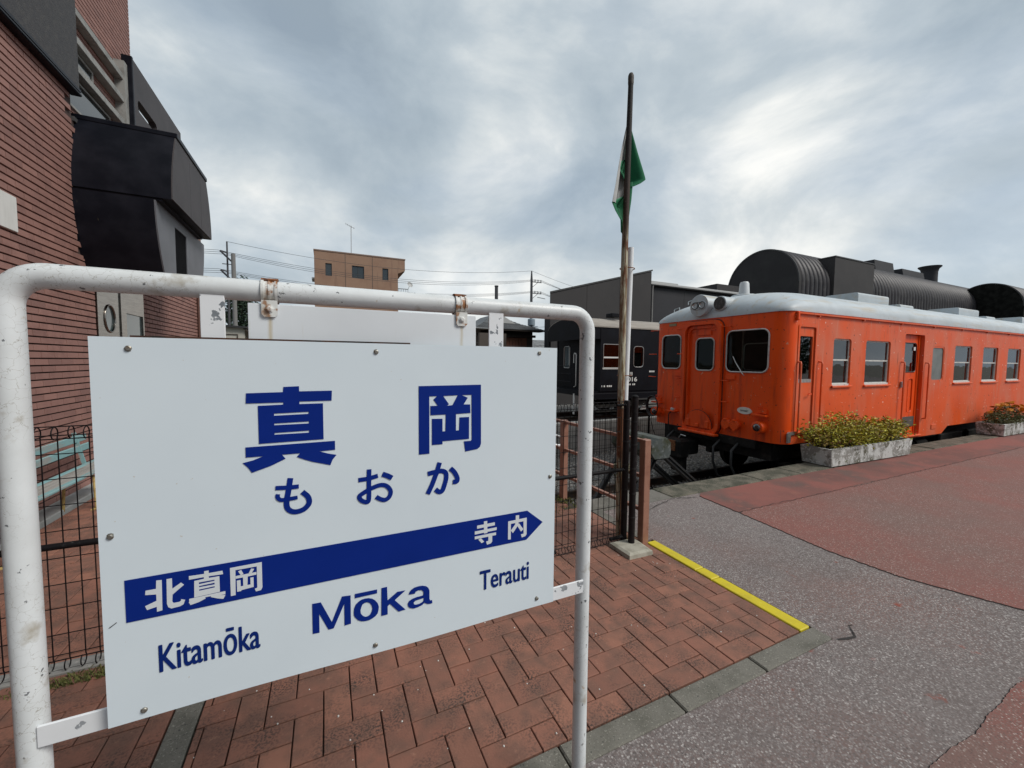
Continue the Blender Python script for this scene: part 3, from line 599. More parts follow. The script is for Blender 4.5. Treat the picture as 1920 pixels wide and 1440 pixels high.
# ------------------------------------------------------------------ flag pole, white pole, flag
def pole_x(n, l, co, cur, mixc, rng, noise):
    sp = n.new('ShaderNodeSeparateXYZ'); l.new(co, sp.inputs[0])
    def strk(sc, off): return noise(sc, 5, (1, 1, .07), .6, off)
    cur = mixc(rng(strk(60, 1), .47, .56), cur, (.16,.11,.05)); cur = mixc(rng(strk(70, 3), .52, .58), cur, (.14,.05,.017))
    cur = mixc(rng(noise(3.2, 5, off=6), .52, .58), cur, (.13,.045,.016))
    hi = n.new('ShaderNodeMath'); hi.operation = 'ADD'; l.new(sp.outputs[2], hi.inputs[0]); q = n.new('ShaderNodeMath'); q.operation = 'MULTIPLY'; l.new(strk(30, 8), q.inputs[0]); q.inputs[1].default_value = 1.2; l.new(q.outputs[0], hi.inputs[1])
    cur = mixc(rng(hi.outputs[0], 3.0, 3.4), cur, (.050,.026,.016)); return mixc(rng(hi.outputs[0], 3.4, 4.0), cur, (.020,.018,.017))
m_fpole = mat('weathered_pole', (.44,.42,.31), .8, bump=(70,.5,.004), extra=pole_x)
fp = thing('flag_pole', 'tall weathered pole with flaking paint and rust, dark at its top, behind the mesh fence', 'flag pole', (2.36, 2.74, 0))
zs = [0, .4, .9, 1.4, 1.9, 2.5, 3.1, 3.6, 3.90]
MB().tube([(2.352-.021*sin(z*.82), 2.74, z-.02) for z in zs], [.032,.032,.031,.030,.029,.028,.025,.023,.021], 16).build('pole', m_fpole, fp, smooth=60)
MB().lathe((2.3535, 2.74, 3.87), (0,0,1), [(0,.022), (.02,.0245), (.03,.0235), (.05,.0245), (.075,.0235), (.092,.016), (.096,.004)], 16).build('finial_cap', mat('pole_cap', (.05,.042,.035), .7, bump=(60,.4,.004)), fp, smooth=40)
wp = MB().tube([(2.416, 2.80, -.02), (2.430, 2.80, 1.2), (2.452, 2.80, 2.555)], .0265, 16).build('white_pole', mat('white_pole_rust', (.72,.74,.76), .5, layers=[((.60,.62,.62), 5,4,.5,.8), ((.20,.075,.02), 16,5,.68,.72)], bump=(40,.2,.003)), smooth=60)
tag(wp, 'shorter white pole lashed alongside the weathered flag pole', 'pole')
rp = MB()
for k in range(5): rp.tube([(2.385+.075*cos(R(a)), 2.765+.062*sin(R(a)), .575+.014*k+.006*sin(R(a*2))) for a in range(0, 360, 24)], .006, 6, closed=True)
rp.tube([(2.32,2.74,.58), (2.28,2.73,.54), (2.285,2.725,.46), (2.27,2.72,.40)], .006, 6); rp.tube([(2.32,2.74,.60), (2.27,2.72,.63), (2.25,2.72,.60), (2.27,2.72,.55)], .006, 6)
tag(rp.build('rope', mat('rope', (.085,.08,.05), .95)), 'dark rope lashing the weathered pole and white pole together', 'rope')
tie = MB()
for z, w_ in ((2.36, 'upper'), (1.43, 'lower')):
    tie = MB(); tie.tube([(2.390+.068*cos(R(a)), 2.768+.055*sin(R(a)), z) for a in range(0, 360, 24)], .004, 6, closed=True)
    tag(tie.build('wire_tie', m_rust), w_+' rusty wire tie round the weathered pole and the white pole', 'wire tie')
def fold(rows, n, amp, ph, d):
    """cloth hanging between two edges given per height: rows of (z, x at pole, x at free edge)"""
    b = MB(); NR = 24; out = []
    for i in range(NR+1):
        t = i/NR*(len(rows)-1); k = min(int(t), len(rows)-2); f = t-k
        z, xa_, xb_ = (rows[k][c]+(rows[k+1][c]-rows[k][c])*f for c in range(3))
        out.append([(xa_+(xb_-xa_)*s/n, d-amp*sin(pi*s/n*1.5+ph)*abs(xb_-xa_)*3, z) for s in range(n+1)])
    for r_ in out: b.v += r_
    off = len(b.v)
    for r_ in out: b.v += [(x, y+.0012, z) for x, y, z in r_]
    for i in range(NR):
        for s in range(n):
            a = i*(n+1)+s; b.f += [(a, a+1, a+n+2, a+n+1), (off+a, off+a+n+1, off+a+n+2, off+a+1)]
    return b
m_green = mat('green_cloth', (.008,.17,.07), .8, layers=[((.006,.13,.055), 9, 3, .4, .7)], bump=(300,.15,.001)); m_wcloth = mat('white_cloth', (.42,.43,.42), .85, layers=[((.34,.345,.34), 9, 3, .4, .7)], bump=(300,.15,.001))
fl = thing('flag', 'limp green and white flag hanging furled against the flag pole', 'flag', (2.36, 2.74, 3.2))
fold([(3.59,2.37,2.382), (3.35,2.345,2.452), (3.16,2.345,2.520), (3.125,2.345,2.530), (3.09,2.35,2.485), (3.06,2.35,2.425)], 8, -.10, .2, 2.778).build('cloth', m_green, fl, smooth=60, label='green cloth fold on the right of the pole')
fold([(3.10,2.355,2.428), (2.95,2.355,2.418), (2.78,2.36,2.398), (2.66,2.36,2.378)], 5, -.10, .6, 2.785).build('cloth', m_green, fl, smooth=60, label='lower green fold')
fold([(3.57,2.36,2.350), (3.40,2.36,2.300), (3.25,2.36,2.262), (3.02,2.36,2.212), (2.89,2.36,2.178), (2.88,2.36,2.178)], 8, -.10, .4, 2.775).build('cloth', m_wcloth, fl, smooth=60, label='white cloth fold on the left of the pole')
fold([(3.275,2.36,2.340), (3.24,2.36,2.282), (3.18,2.36,2.252), (3.14,2.36,2.292), (3.08,2.36,2.338)], 6, -.08, .4, 2.770).build('cloth', m_green, fl, smooth=60, label='green patch on the white fold')
fold([(2.975,2.36,2.345), (2.90,2.36,2.206), (2.878,2.36,2.176), (2.82,2.36,2.222), (2.76,2.36,2.292), (2.66,2.36,2.300), (2.64,2.36,2.33)], 6, -.08, .4, 2.770).build('cloth', m_green, fl, smooth=60, label='green lower corner of the white fold')

# ------------------------------------------------------------------ station building
sb = thing('station_building', 'red brick station building with a black barrel shaped bay and dark upper storey', 'building', (-2.6, 4, 0))
wl = MB(); wl.box(-9, -3, -.3, -2.622, 6.47, 4.6); wl.box(-9, 6.47, -.3, -2.622, 11.38, 4.30); wall = wl.build('wall', m_mortar, sb)
CH, BL = .0722, .222
items = []
for j in range(0, 64):
    z = .02+j*CH; off = (j % 2)*BL/2
    y = 2.2+off
    while y < 11.36:
        y1 = min(y+BL, 11.375); zt = z+CH
        y += BL
        a, b = y1-BL, y1
        if zt > (4.59 if b < 6.5 else 4.29): continue
        if b > 6.74 and a < 8.18 and z < 2.56: 
            if a < 6.74-.05: b = 6.74
            elif b > 8.23: a = 8.18
            else: continue
        if b > 6.62 and a < 7.95 and z > 2.72: continue
        if b < 5.38 and a > 4.2 and z > 2.70 and zt < 3.02: continue
        items.append((a, b, z))
items.sort(key=lambda t: (not shown((-2.6, (t[0]+t[1])/2, t[2])), (t[0]+t[1])/2))
wb = {}; wf = MB()
for n_, (a, b, z) in enumerate(items):
    ln = round(b-a, 3); d = random.uniform(-.002, .002)
    if n_ < 300:
        if ln not in wb:
            q = MB(); h = CH-.012; y = ln/2-.003
            q.add([(-.022,-y,.0), (-.022,y,.0), (-.022,y,h), (-.022,-y,h), (0,-y+.002,.002), (0,y-.002,.002), (-.002,y-.002,h-.002), (-.002,-y+.002,h-.002)], [(4,5,6,7), (0,1,5,4), (1,2,6,5), (2,3,7,6), (3,0,4,7)])
            wb[ln] = q.mesh('brick'); wb[ln].materials.append(m_wbrick)
        o = bpy.data.objects.new('brick', wb[ln]); COL.objects.link(o); o.parent = wall; o.location = (-2.6+d+2.6-2.6, (a+b)/2, z)
        o.location = (-2.6+d, (a+b)/2, z)
    else:
        h = CH-.012; y0, y1 = a+.003, b-.003; X = -2.6+d
        wf.add([(X-.022,y0,z), (X-.022,y1,z), (X-.022,y1,z+h), (X-.022,y0,z+h), (X,y0+.002,z+.002), (X,y1-.002,z+.002), (X-.002,y1-.002,z+h-.002), (X-.002,y0+.002,z+h-.002)], [(4,5,6,7), (0,1,5,4), (1,2,6,5), (2,3,7,6), (3,0,4,7)])
wf.build('brick_field', m_wbrick_far, wall, kind='stuff')
b = MB(); b.box(-9, -3, 4.62, -2.535, 6.46, 10.5); b.build('upper_storey', m_beam, sb)
b = MB(); b.box(-2.62, -3, 4.55, -2.515, 6.47, 4.585, .01); b.box(-2.62, -3, 4.60, -2.525, 6.47, 4.63); b.build('drip_band', m_bay, sb)
tw = MB(); tw.box(-9, 6.47, 4.3, -3.222, 10.0, 13.5); tower = tw.build('tower', m_mortar, sb)
tb = MB()
for j in range(int((13.4-4.5)/CH)):
    z = 4.5+j*CH; y = 6.48+(j % 2)*.11
    while y < 9.99:
        y1 = min(y+BL, 9.998); X = -3.2
        tb.add([(X-.02,y+.003,z), (X-.02,y1-.003,z), (X-.02,y1-.003,z+CH-.012), (X-.02,y+.003,z+CH-.012), (X,y+.004,z+.002), (X,y1-.004,z+.002), (X,y1-.004,z+CH-.016), (X,y+.004,z+CH-.016)], [(4,5,6,7), (0,1,5,4), (1,2,6,5), (2,3,7,6), (3,0,4,7)]); y += BL
tb.build('brick_field', m_wbrick_far, tower, kind='stuff')
for z in (6.40, 6.02, 5.63): MB().box(-3.2, 6.47, z-.10, -3.08, 9.46, z, .006).build('ledge', m_ledge, sb)
MB().box(-3.2, 9.28, 4.4, -3.06, 9.47, 6.62).build('pale_pier', m_ledge, sb)
for z0, z1, y0, y1 in ((5.66,5.90,7.6,8.5), (5.05,5.50,7.4,9.0)):
    f = MB().plate([(y0,z0),(y1,z0),(y1,z1),(y0,z1)], [[(y0+.03,z0+.03),(y1-.03,z0+.03),(y1-.03,z1-.03),(y0+.03,z1-.03)]], YZ, -3.2, -3.17).build('upper_window', m_ledge, sb)
    MB().box(-3.198, y0+.03, z0+.03, -3.185, y1-.03, z1-.03).build('pane', m_glass_dark, f)
# parapet fin with its two rounded slots
fn = MB(); fn.plate([(9.45,4.3), (12.0,4.3), (12.0,6.78), (9.45,6.78)], [rrect(9.60,5.99,10.50,6.19,.09), rrect(10.95,5.99,11.75,6.19,.09)], YZ, -3.12, -3.0)
fn.build('slotted_parapet', m_bayside, sb); MB().box(-3.14, 9.40, 4.3, -2.99, 9.452, 6.80, .01).build('parapet_end', m_bay, sb)
MB().box(-3.2, 6.48, 4.28, -2.60, 11.38, 4.33).build('roof_slab', m_beam, sb)
# barrel shaped bay
yn = lambda z: 6.35+.30*(z-3.5)**2
yf = lambda z: 8.20-.34*(z-3.5)**2
def prof(z0, z1, a=None, b=None, n=10):
    zs = [z0+(z1-z0)*i/n for i in range(n+1)]
    return [(max(yn(z), a or -9), z) for z in zs] + [(min(yf(z), b or 99), z) for z in reversed(zs)]
bay = MB(); bay.prism(prof(3.50, 4.34), YZ, -2.7, -1.703); bay.prism([(y if y < 7.3 else y+.28, z) for y, z in prof(2.64, 3.475)], YZ, -2.7, -1.873); bay.prism([(y+.02 if y < 7.3 else y-.08, z) for y, z in prof(3.47, 3.505, n=1)], YZ, -2.7, -1.80)
bayo = bay.build('bay', m_bay, sb, smooth=25)
for a, c in ((None,7.10), (7.105,7.62), (7.625,None)): MB().prism(prof(3.505, 4.335, a, c), YZ, -1.703, -1.69).build('cladding_panel', m_bayside, bayo)
MB().box(-2.72, yn(4.37)-.02, 4.34, -1.675, yf(4.37)+.02, 4.40, .008).build('top_capping', m_bay, bayo)
for a, c in ((None,7.02), (7.52,None)): MB().prism([(y if y < 7.6 else y+.28, z) for y, z in prof(2.645, 3.47, a, c)], YZ, -1.873, -1.858).build('cladding_panel', m_baygrey, bayo)
MB().box(-1.8732, 7.03, 2.65, -1.866, 7.51, 3.335).build('dark_doorway', mat('unlit_doorway', (.003,.003,.004), .9, spec=.1), bayo); MB().box(-1.873, 7.02, 3.34, -1.858, 7.52, 3.47).build('cladding_panel', m_baygrey, bayo)  # flat black plate: the shade inside the opening is put into its colour
MB().prism([(y, z) for y, z in prof(2.60, 2.64)], YZ, -2.65, -1.9).build('bay_soffit', m_bay, bayo)
# door under the bay
dr = MB(); dr.plate([(6.76,0),(8.17,0),(8.17,2.56),(6.76,2.56)], [[(6.80,.02),(7.40,.02),(7.40,2.52),(6.80,2.52)], [(7.56,.02),(8.13,.02),(8.13,2.18),(7.56,2.18)]], YZ, -2.64, -2.590)
dr = dr.build('door_frame', m_steel, sb)
dp = MB(); dp.plate([(6.803,.02),(7.397,.02),(7.397,2.517),(6.803,2.517)], [[(7.10+.13*cos(R(t)), 2.06+.17*sin(R(t))) for t in range(0,360,12)]], YZ, -2.619, -2.604); dp.build('door_leaf', m_steel, dr)
rg = MB(); rg.tube([(-2.600, 7.10+.137*cos(R(t)), 2.06+.178*sin(R(t))) for t in range(0,360,12)], .011, 8, closed=True); rg.build('porthole_rim', m_steel, dr, smooth=60)
MB().box(-2.620, 6.95, 1.86, -2.612, 7.25, 2.25).build('porthole_pane', m_bluegrey, dr); MB().box(-2.621, 7.56, .02, -2.612, 8.13, 2.18).build('glass_pane', m_bluegrey, dr)
MB().box(-2.622, 4.0, 2.70, -2.585, 5.385, 3.02, .004).build('cream_plaque', m_sign_w, sb)
MB().tube([(-2.55, 11.13, -.02), (-2.55, 11.13, 4.2)], .055, 12).build('downpipe', m_pipebrown, sb, smooth=60)
kb = MB(); kb.box(-2.60, 2.2, -.05, -2.40, 11.4, .03, .01); kb.build('base_kerb', mat('pale_plinth', (.36,.37,.36), .85, layers=[((.24,.24,.22), 5, 5, .4, .7)], bump=(60,.3,.004)), sb)
# bench
be = thing('bench', 'pale blue slatted wooden bench with yellowed steel legs by the brick wall', 'bench', (-2.25, 4.5, 0))
m_aqua = mat('worn_aqua_paint', (.19,.34,.35), .7, layers=[((.26,.26,.245), 11, 6, .50, .64, (1,.25,1)), ((.16,.14,.12), 60, 4, .66, .72)], bump=(60,.3,.002))
m_slat = mat('grey_weathered_slat', (.27,.255,.235), .85, layers=[((.15,.135,.12), 30, 5, .45, .65, (1,.08,1)), ((.36,.42,.42), 9, 4, .62, .72)], bump=(120,.4,.002))
m_yl = mat('yellowed_leg_paint', (.44,.33,.12), .6, layers=[((.22,.10,.03), 18, 5, .52, .62)])
BX, BY = -2.43, 5.98
for k, z in enumerate((.665, .56)): MB().box(BX-.03+k*.012, 3.9, z-.036, BX-.007+k*.012, BY+k*.03, z+.036, .005).build('back_slat', m_aqua, be)
for k in range(5): MB().box(BX+.05+k*.054, 3.9, .382, BX+.098+k*.054, BY-.02, .405, .004).build('seat_slat', m_slat if 0 < k < 4 else m_aqua, be, label='aqua edge slat' if k in (0, 4) else None)
for y in (4.15, 5.42):
    MB().tube([(BX+.27,y,0), (BX+.26,y,.33), (BX+.22,y,.372), (BX+.07,y,.372), (BX+.04,y,.33), (BX+.02,y,0)], .013, 8).build('leg', m_yl, be, smooth=60)
    MB().box(BX+.24,y-.05,-.002,BX+.33,y+.05,.006).build('foot_plate', m_yl, be)
for y in (4.25, 5.80): MB().bar((BX+.04,y,.38), (BX-.035,y,.74), .035, .010, (0,1,0)).build('back_support', m_aqua, be)

# ------------------------------------------------------------------ track beds, rails, buffer stop
def stone_x(n, l, co, cur, mixc, rng, noise): return cur
m_stone = mat('ballast_stone', (.16,.15,.14), .95, rnd=('island', [(.10,.097,.09), (.20,.19,.18), (.28,.27,.25), (.42,.40,.37), (.24,.20,.16), (.15,.14,.13)]), bump=(60,.4,.006))
m_bal = mat('ballast_bed', (.10,.093,.085), .95, extra=pebbles(22, [(0,(.05,.05,.05)), (.5,(.13,.125,.12)), (.8,(.22,.21,.19)), (1,(.34,.33,.30))], .7), bump=(40,.8,.02))
struct(MB().box(2.0, 3.57, -1.1, 60, 8.58, -.82).build('track_bed', m_bal))
struct(MB().box(-.5, 8.6, -1.1, 60, 15.0, -.34).build('raised_track_bed', m_bal))
lf = mat('fallen_leaf', (.2,.1,.03), .9, rnd=('island', [(.24,.11,.03), (.17,.07,.025), (.28,.16,.05), (.12,.06,.03)]))
bs = MB()
def stone(x, y, z, s):
    a = random.uniform(0, 6.3); n = 5; b0 = len(bs.v)
    top = [(x+s*.55*cos(a+k*2*pi/n)*random.uniform(.6,1), y+s*.55*sin(a+k*2*pi/n)*random.uniform(.6,1), z+s*random.uniform(.25,.5)) for k in range(n)]
    bot = [(x+s*.85*cos(a+k*2*pi/n)*random.uniform(.8,1.1), y+s*.85*sin(a+k*2*pi/n)*random.uniform(.8,1.1), z-s*.3) for k in range(n)]
    bs.add(top+bot, [tuple(range(n))]+[(k, n+k, n+(k+1) % n, (k+1) % n) for k in range(n)])
for _ in range(15000):
    x = 2.4+random.random()**1.5*7.5; y = random.uniform(3.7, 8.4); stone(x, y, -.82, random.uniform(.018,.042))
for _ in range(2500):
    stone(random.uniform(6, 12), random.uniform(8.62, 9.8), -.34, random.uniform(.02,.045))
bs.build('ballast', m_stone, kind='stuff', fix=False)
ll = MB()
for _ in range(700):
    x, y = random.gauss(2.9,.5), random.gauss(5.4,1.2); z = -.79; a = random.uniform(0,6.3); s = random.uniform(.02,.04)
    ll.add([(x+s*cos(a), y+s*sin(a), z), (x-s*.5*sin(a), y+s*.5*cos(a), z+.01), (x-s*cos(a), y-s*sin(a), z+.004), (x+s*.5*sin(a), y-s*.5*cos(a), z+.012)], [(0,1,2,3)])
ll.build('fallen_leaves', lf, kind='stuff', fix=False)
m_rail = mat('rail_steel', (.045,.036,.032), .6, .6, layers=[((.07,.04,.025), 12, 4, .45, .7)])
m_sleeper = mat('sleeper_wood', (.06,.05,.042), .95, bump=(40,.5,.006))
def track(name, yc, zr, x0, x1, lab):
    t = thing(name, lab, 'railway track', (x0, yc, zr-.2))
    for s in (-.5335, .5335):
        y = yc+s; p = [(-.06,-.14),(.06,-.14),(.06,-.128),(.012,-.115),(.012,-.035),(.032,-.025),(.032,0),(-.032,0),(-.032,-.025),(-.012,-.035),(-.012,-.115),(-.06,-.128)]
        MB().prism([(a+y, b+zr) for a, b in p], YZ, x0, x1).build('rail', m_rail, t)
    sl = MB().box(-.11, -1.05, -.14, .11, 1.05, 0, .008).mesh('sleeper'); sl.materials.append(m_sleeper)
    x = x0+.3
    while x < min(x1, x0+14):
        o = bpy.data.objects.new('sleeper', sl); COL.objects.link(o); o.parent = t; o.location = (x-x0, random.uniform(-.02,.02), .06); x += .62
    return t
track('railway_track', 5.15, -.68, 3.4, 34, 'railway track under the orange railcar ending at the buffer stop')
track('railway_track', 10.83, -.17, 5.0, 34, 'railway track under the black brake van')
bf = thing('buffer_stop', 'buffer stop of old rails with a mossy timber beam in front of the orange railcar', 'buffer stop', (4.75, 5.15, -.82))
m_bt = mat('mossy_timber', (.07,.08,.076), .95, layers=[((.035,.04,.018), 5, 5, .45, .62), ((.18,.19,.19), 14, 4, .55, .75, (1,.2,1))], bump=(40,.6,.006))
bb = MB(); pr = [(4.56,.06), (4.84,.06), (4.88,.12), (4.88,.30), (4.80,.375), (4.62,.375), (4.50,.28), (4.48,.16)]
bb.prism(pr, lambda u, v, d: (u-.02, d, v), 4.52, 5.46); bb.build('beam', m_bt, bf)
m_oldrail = mat('old_black_rail', (.032,.032,.034), .55, .3, layers=[((.07,.06,.05), 20, 4, .5, .7)])
for y in (4.63, 5.36):
    for xa_, za_, xb_ in ((4.78,.16,6.00), (4.66,.16,4.05)):
        d = Vector((xb_-xa_, 0, -.76-za_)).normalized()
        k = MB(); k.bar((xa_,y,za_), (xb_,y,-.76), .065, .03, (0,0,1)); k.bar((xa_,y,za_-.045), (xb_,y,-.805), .018, .08, (0,0,1)); k.bar((xa_,y,za_-.085), (xb_,y,-.845), .11, .016, (0,0,1)); k.build('strut', m_oldrail, bf)
    MB().box(4.62, y-.07, .03, 4.86, y+.07, .14, .01).build('joint_plate', m_oldrail, bf); MB().lathe((4.74, y-.09, .10), (0,1,0), [(0,.02),(.05,.02)], 6).build('bolt', m_oldrail, bf)
rw = MB().box(4.0, 8.40, -1.0, 30, 8.6, .0, .01).build('retaining_wall', m_conc); tag(rw, 'low grey concrete wall between the two tracks', 'wall')
f2 = thing('mesh_fence', 'low dark mesh fence in front of the concrete wall beyond the buffer stop', 'fence', (6, 8.2, -.82))
fw2 = MB()
for i in range(120): fw2.tube([(4.0+i*.075, 8.2, -.82), (4.0+i*.075, 8.2, .12)], .0035, 4, caps=False)
for k in range(7): fw2.tube([(4.0, 8.2, -.75+k*.143), (13, 8.2, -.75+k*.143)], .004, 4, caps=False)
fw2.build('wire_mesh', m_black, f2, kind='stuff')
for x in (4.0, 6.0, 8.0, 10.0, 12.0): MB().cyl((x, 8.23, -.82), (x, 8.23, .16), .03, 10).build('post', m_black, f2)

# ------------------------------------------------------------------ orange railcar
def streaks(n, l, co, cur, mixc, rng, noise):
    cur = mixc(rng(noise(2.2, 5, (1, 1, .45), .55, 3), .44, .70), cur, (.62,.15,.075))     # sun-bleached patches on the flank
    cur = mixc(rng(noise(5, 5, (2.2, 2.2, .16), .55, 7), .60, .74), cur, (.60,.20,.12))
    cur = mixc(rng(noise(19, 3, None, .5, 5), .71, .725), cur, (.74,.66,.60))
    cur = mixc(rng(noise(26, 3, (1,1,.6), .5, 8), .70, .72), cur, (.06,.022,.012))
    cur = mixc(rng(noise(9, 6, (2,2,.12), .6, 13), .60, .85), cur, (.42,.085,.035)); return mixc(rng(noise(8, 5, (1.5,1.5,.25), .5, 11), .66, .78), cur, (.30,.06,.02))
m_or_side = mat('faded_orange_paint', (.72,.095,.014), .45, spec=.3, layers=[((.64,.078,.012), 1.2, 4, .4, .7)], bump=(3.2,.12,.02,3), extra=streaks)
def front_x(n, l, co, cur, mixc, rng, noise):
    cur = mixc(rng(noise(24, 3, None, .5, 8), .695, .715), cur, (.06,.022,.012)); cur = mixc(rng(noise(15, 3, None, .5, 2), .70, .73), cur, (.66,.28,.17)); cur = mixc(rng(noise(7, 6, (2,2,.14), .6, 15), .56, .80), cur, (.64,.115,.03))
    return mixc(rng(noise(6, 5, (1.5,1.5,.2), .5, 11), .54, .72), cur, (.44,.05,.012))
m_or = mat('orange_paint', (.80,.083,.006), .42, spec=.28, layers=[((.72,.068,.005), 2, 4, .4, .7)], bump=(4,.1,.015,3), extra=front_x)
def roof_x(n, l, co, cur, mixc, rng, noise):
    cur = mixc(rng(noise(3.2, 5, (.35, 3, 3), .6, 4), .52, .72), cur, (.40,.37,.31)); return mixc(rng(noise(18, 5, (1,.4,.4), .55, 9), .66, .76), cur, (.14,.09,.06))
m_roof = mat('grey_blue_roof_paint', (.45,.50,.53), .5, layers=[((.37,.41,.43), 2, 5, .4, .7)], bump=(6,.12,.01), extra=roof_x)
m_alu = mat('aluminium', (.50,.50,.49), .35, .75, layers=[((.36,.35,.33), 20, 4, .45, .7)])
m_chrome = mat('pale_window_rim', (.52,.52,.50), .32, .5, layers=[((.38,.37,.35), 16, 4, .5, .7)])
m_under = mat('underframe_black', (.009,.0085,.008), .7, spec=.2, layers=[((.03,.026,.022), 9, 5, .5, .7)])
m_dark_rub = mat('dark_rubber', (.012,.012,.012), .55)
m_int = mat('cabin_lining', (.10,.11,.095), .7); m_seat = mat('blue_seat_moquette', (.05,.045,.075), .9); m_floor = mat('cabin_floor', (.07,.06,.055), .7)
def glass(name, tint, refl):
    M = bpy.data.materials.new(name); M.use_nodes = True; t = M.node_tree; n, l = t.nodes, t.links; n.clear()
    o = n.new('ShaderNodeOutputMaterial'); tr = n.new('ShaderNodeBsdfTransparent'); tr.inputs[0].default_value = (*tint, 1)
    gl = n.new('ShaderNodeBsdfGlossy'); gl.inputs['Roughness'].default_value = .015; gl.inputs[0].default_value = (.95,.97,1,1)
    fr = n.new('ShaderNodeFresnel'); fr.inputs[0].default_value = refl
    bp = n.new('ShaderNodeBump'); ns = n.new('ShaderNodeTexNoise'); ns.inputs['Scale'].default_value = 2.2; tc = n.new('ShaderNodeTexCoord'); l.new(tc.outputs['Object'], ns.inputs[0])
    bp.inputs['Strength'].default_value = .05; bp.inputs['Distance'].default_value = .05; l.new(ns.outputs[0], bp.inputs['Height']); l.new(bp.outputs[0], gl.inputs['Normal'])
    mx = n.new('ShaderNodeMixShader'); l.new(fr.outputs[0], mx.inputs[0]); l.new(tr.outputs[0], mx.inputs[1]); l.new(gl.outputs[0], mx.inputs[2]); l.new(mx.outputs[0], o.inputs[0])
    return M
m_pane = glass('window_glass', (.42,.47,.45), 1.85); m_pane_f = glass('dark_cab_glass', (.62,.66,.64), 1.2); m_sky_block = mat('sky_block_dark', (.10,.095,.085), .9)
m_frost = mat('frosted_glass', (.16,.175,.165), .35, layers=[((.10,.115,.11), 4, 4, .4, .7)])
ry, XF, XE = 5.15, 6.43, 26.4
rc = thing('railcar', 'old orange diesel railcar with grey roof standing at the platform', 'railcar', (XF, ry, -.68))
y0, y1, zb, ze = 3.78, 6.52, .27, 2.37
rad = .22; hx = y0+rad
# side openings: (x0, x1, z0, z1, kind)
wins = [(7.70,8.24,1.175,1.975,'sash'), (8.72,9.585,1.172,1.972,'sash'), (11.30,11.86,1.205,1.93,'fixed')]
for k in range(7): wins.append((12.365+k*1.507, 13.25+k*1.507, 1.158, 1.970, 'sash'))
skirt = [(XF+rad,zb), (9.86,zb), (9.98,.085), (11.97,.075), (12.24,.225), (XE,.225), (XE,ze), (XF+rad,ze)]
holes = [rrect(a,c,b,d,.05 if k == 'sash' else .07) for a,b,c,d,k in wins]+[rrect(6.735,.455,7.165,2.13,.03), rrect(10.135,.13,10.935,2.14,.045)]
sd1 = MB(); sd1.plate(skirt, holes, XZ, y0, y0+.06); sd1.build('side_panel', m_or_side, rc, label='sun faded orange flank facing the platform')
sd2 = MB(); sd2.plate([(XF+rad,zb),(XE,zb),(XE,ze),(XF+rad,ze)], [rrect(a,c,b,d,.05) for a,b,c,d,k in wins], XZ, y1-.06, y1); sd2.build('side_panel', m_or_side, rc, label='far flank')
# front: flat plate with rounded corners either side
fr_h = [rrect(4.055,1.395,4.80,2.105,.11), rrect(5.80,1.425,6.285,2.10,.10), rrect(4.96,.30,5.58,2.14,.09)]
fr_ = MB(); fr_.plate([(hx,zb),(y1-rad,zb),(y1-rad,ze+.05),(5.15,ze+.055),(hx,ze)], fr_h, YZ, XF, XF+.05)
for cy, a0 in ((hx, 180), (y1-rad, 90)):
    pts = arc(XF+rad, cy, rad, a0, a0+90, 10); inn = arc(XF+rad, cy, rad-.05, a0, a0+90, 10)[::-1]
    fr_.prism(pts+inn, XY, zb, ze)
frb = fr_.build('front_end', m_or, rc, smooth=40)
MB().box(XE-.05, y0+.06, zb, XE, y1-.06, ze).build('rear_end', m_or, rc)
MB().box(XF+.06, y0+.065, .30, XE-.06, y1-.065, .50).build('floor', m_floor, rc)
MB().box(XF+.06, y0+.065, 2.30, XE-.06, y1-.065, 2.33).build('ceiling', m_int, rc)
MB().plate([(y0+.065,.5),(y1-.065,.5),(y1-.065,2.3),(y0+.065,2.3)], [rrect(4.05,1.45,4.75,2.05,.05)], YZ, 7.50, 7.54).build('cab_bulkhead', m_int, rc)
MB().box(6.60, 4.1, .5, 6.85, 4.9, 1.28, .03).build('driver_desk', mat('desk_green', (.03,.045,.04), .5), rc)
for y in (4.2, 4.66): MB().cyl((6.66, y, 1.3), (6.66, y, 2.25), .016, 8).build('cab_pipe', m_alu, rc)
MB().tube([(6.56,4.12+.5*(1-cos(R(0))),1.42)]+[(6.56,u,v) for u,v in rrect(4.10,1.43,4.56,1.88,.06)], .010, 6).build('cab_sunscreen_frame', m_chrome, rc)
def roof_sec(t):
    """half width and rise at distance t from the front"""
    w = y1-ry; hw = w if t >= rad else w-rad+math.sqrt(max(0, rad*rad-(rad-t)**2)); q = min(1, t/1.15)
    return hw+.012, .465*math.sqrt(max(.0, 1-(1-q)**2.4))+.015
rf = MB(); ts = [0,.012,.03,.06,.10,.15,.22,.32,.45,.6,.8,1.0,1.15]+[1.15+(XE-XF-1.15)*k/20 for k in range(1,21)]; NS = 28
for t in ts:
    hw, rise = roof_sec(t); c0 = ze+(.05 if t < .05 else .05*max(0, 1-t/.25))
    for k in range(NS+1):
        a = pi*k/NS; e = abs(cos(a))**.84*(1 if cos(a) >= 0 else -1); f_ = abs(sin(a))**.80
        rf.v.append((XF-.012+t, ry+hw*e, ze-.004+rise*f_))
for i in range(len(ts)-1):
    for k in range(NS): a = i*(NS+1)+k; rf.f.append((a, a+1, a+NS+2, a+NS+1))
rf.f.append(tuple(range(NS+1)))
rf.build('roof', m_roof, rc, smooth=45)
gt = MB(); gt.box(6.66, y0-.035, 2.325, XE, y0+.0, 2.352); gt.build('gutter', m_or_side, rc); MB().box(6.61, y0-.04, 2.22, 6.665, y0, 2.36, .01).build('gutter_bracket', m_or, rc)
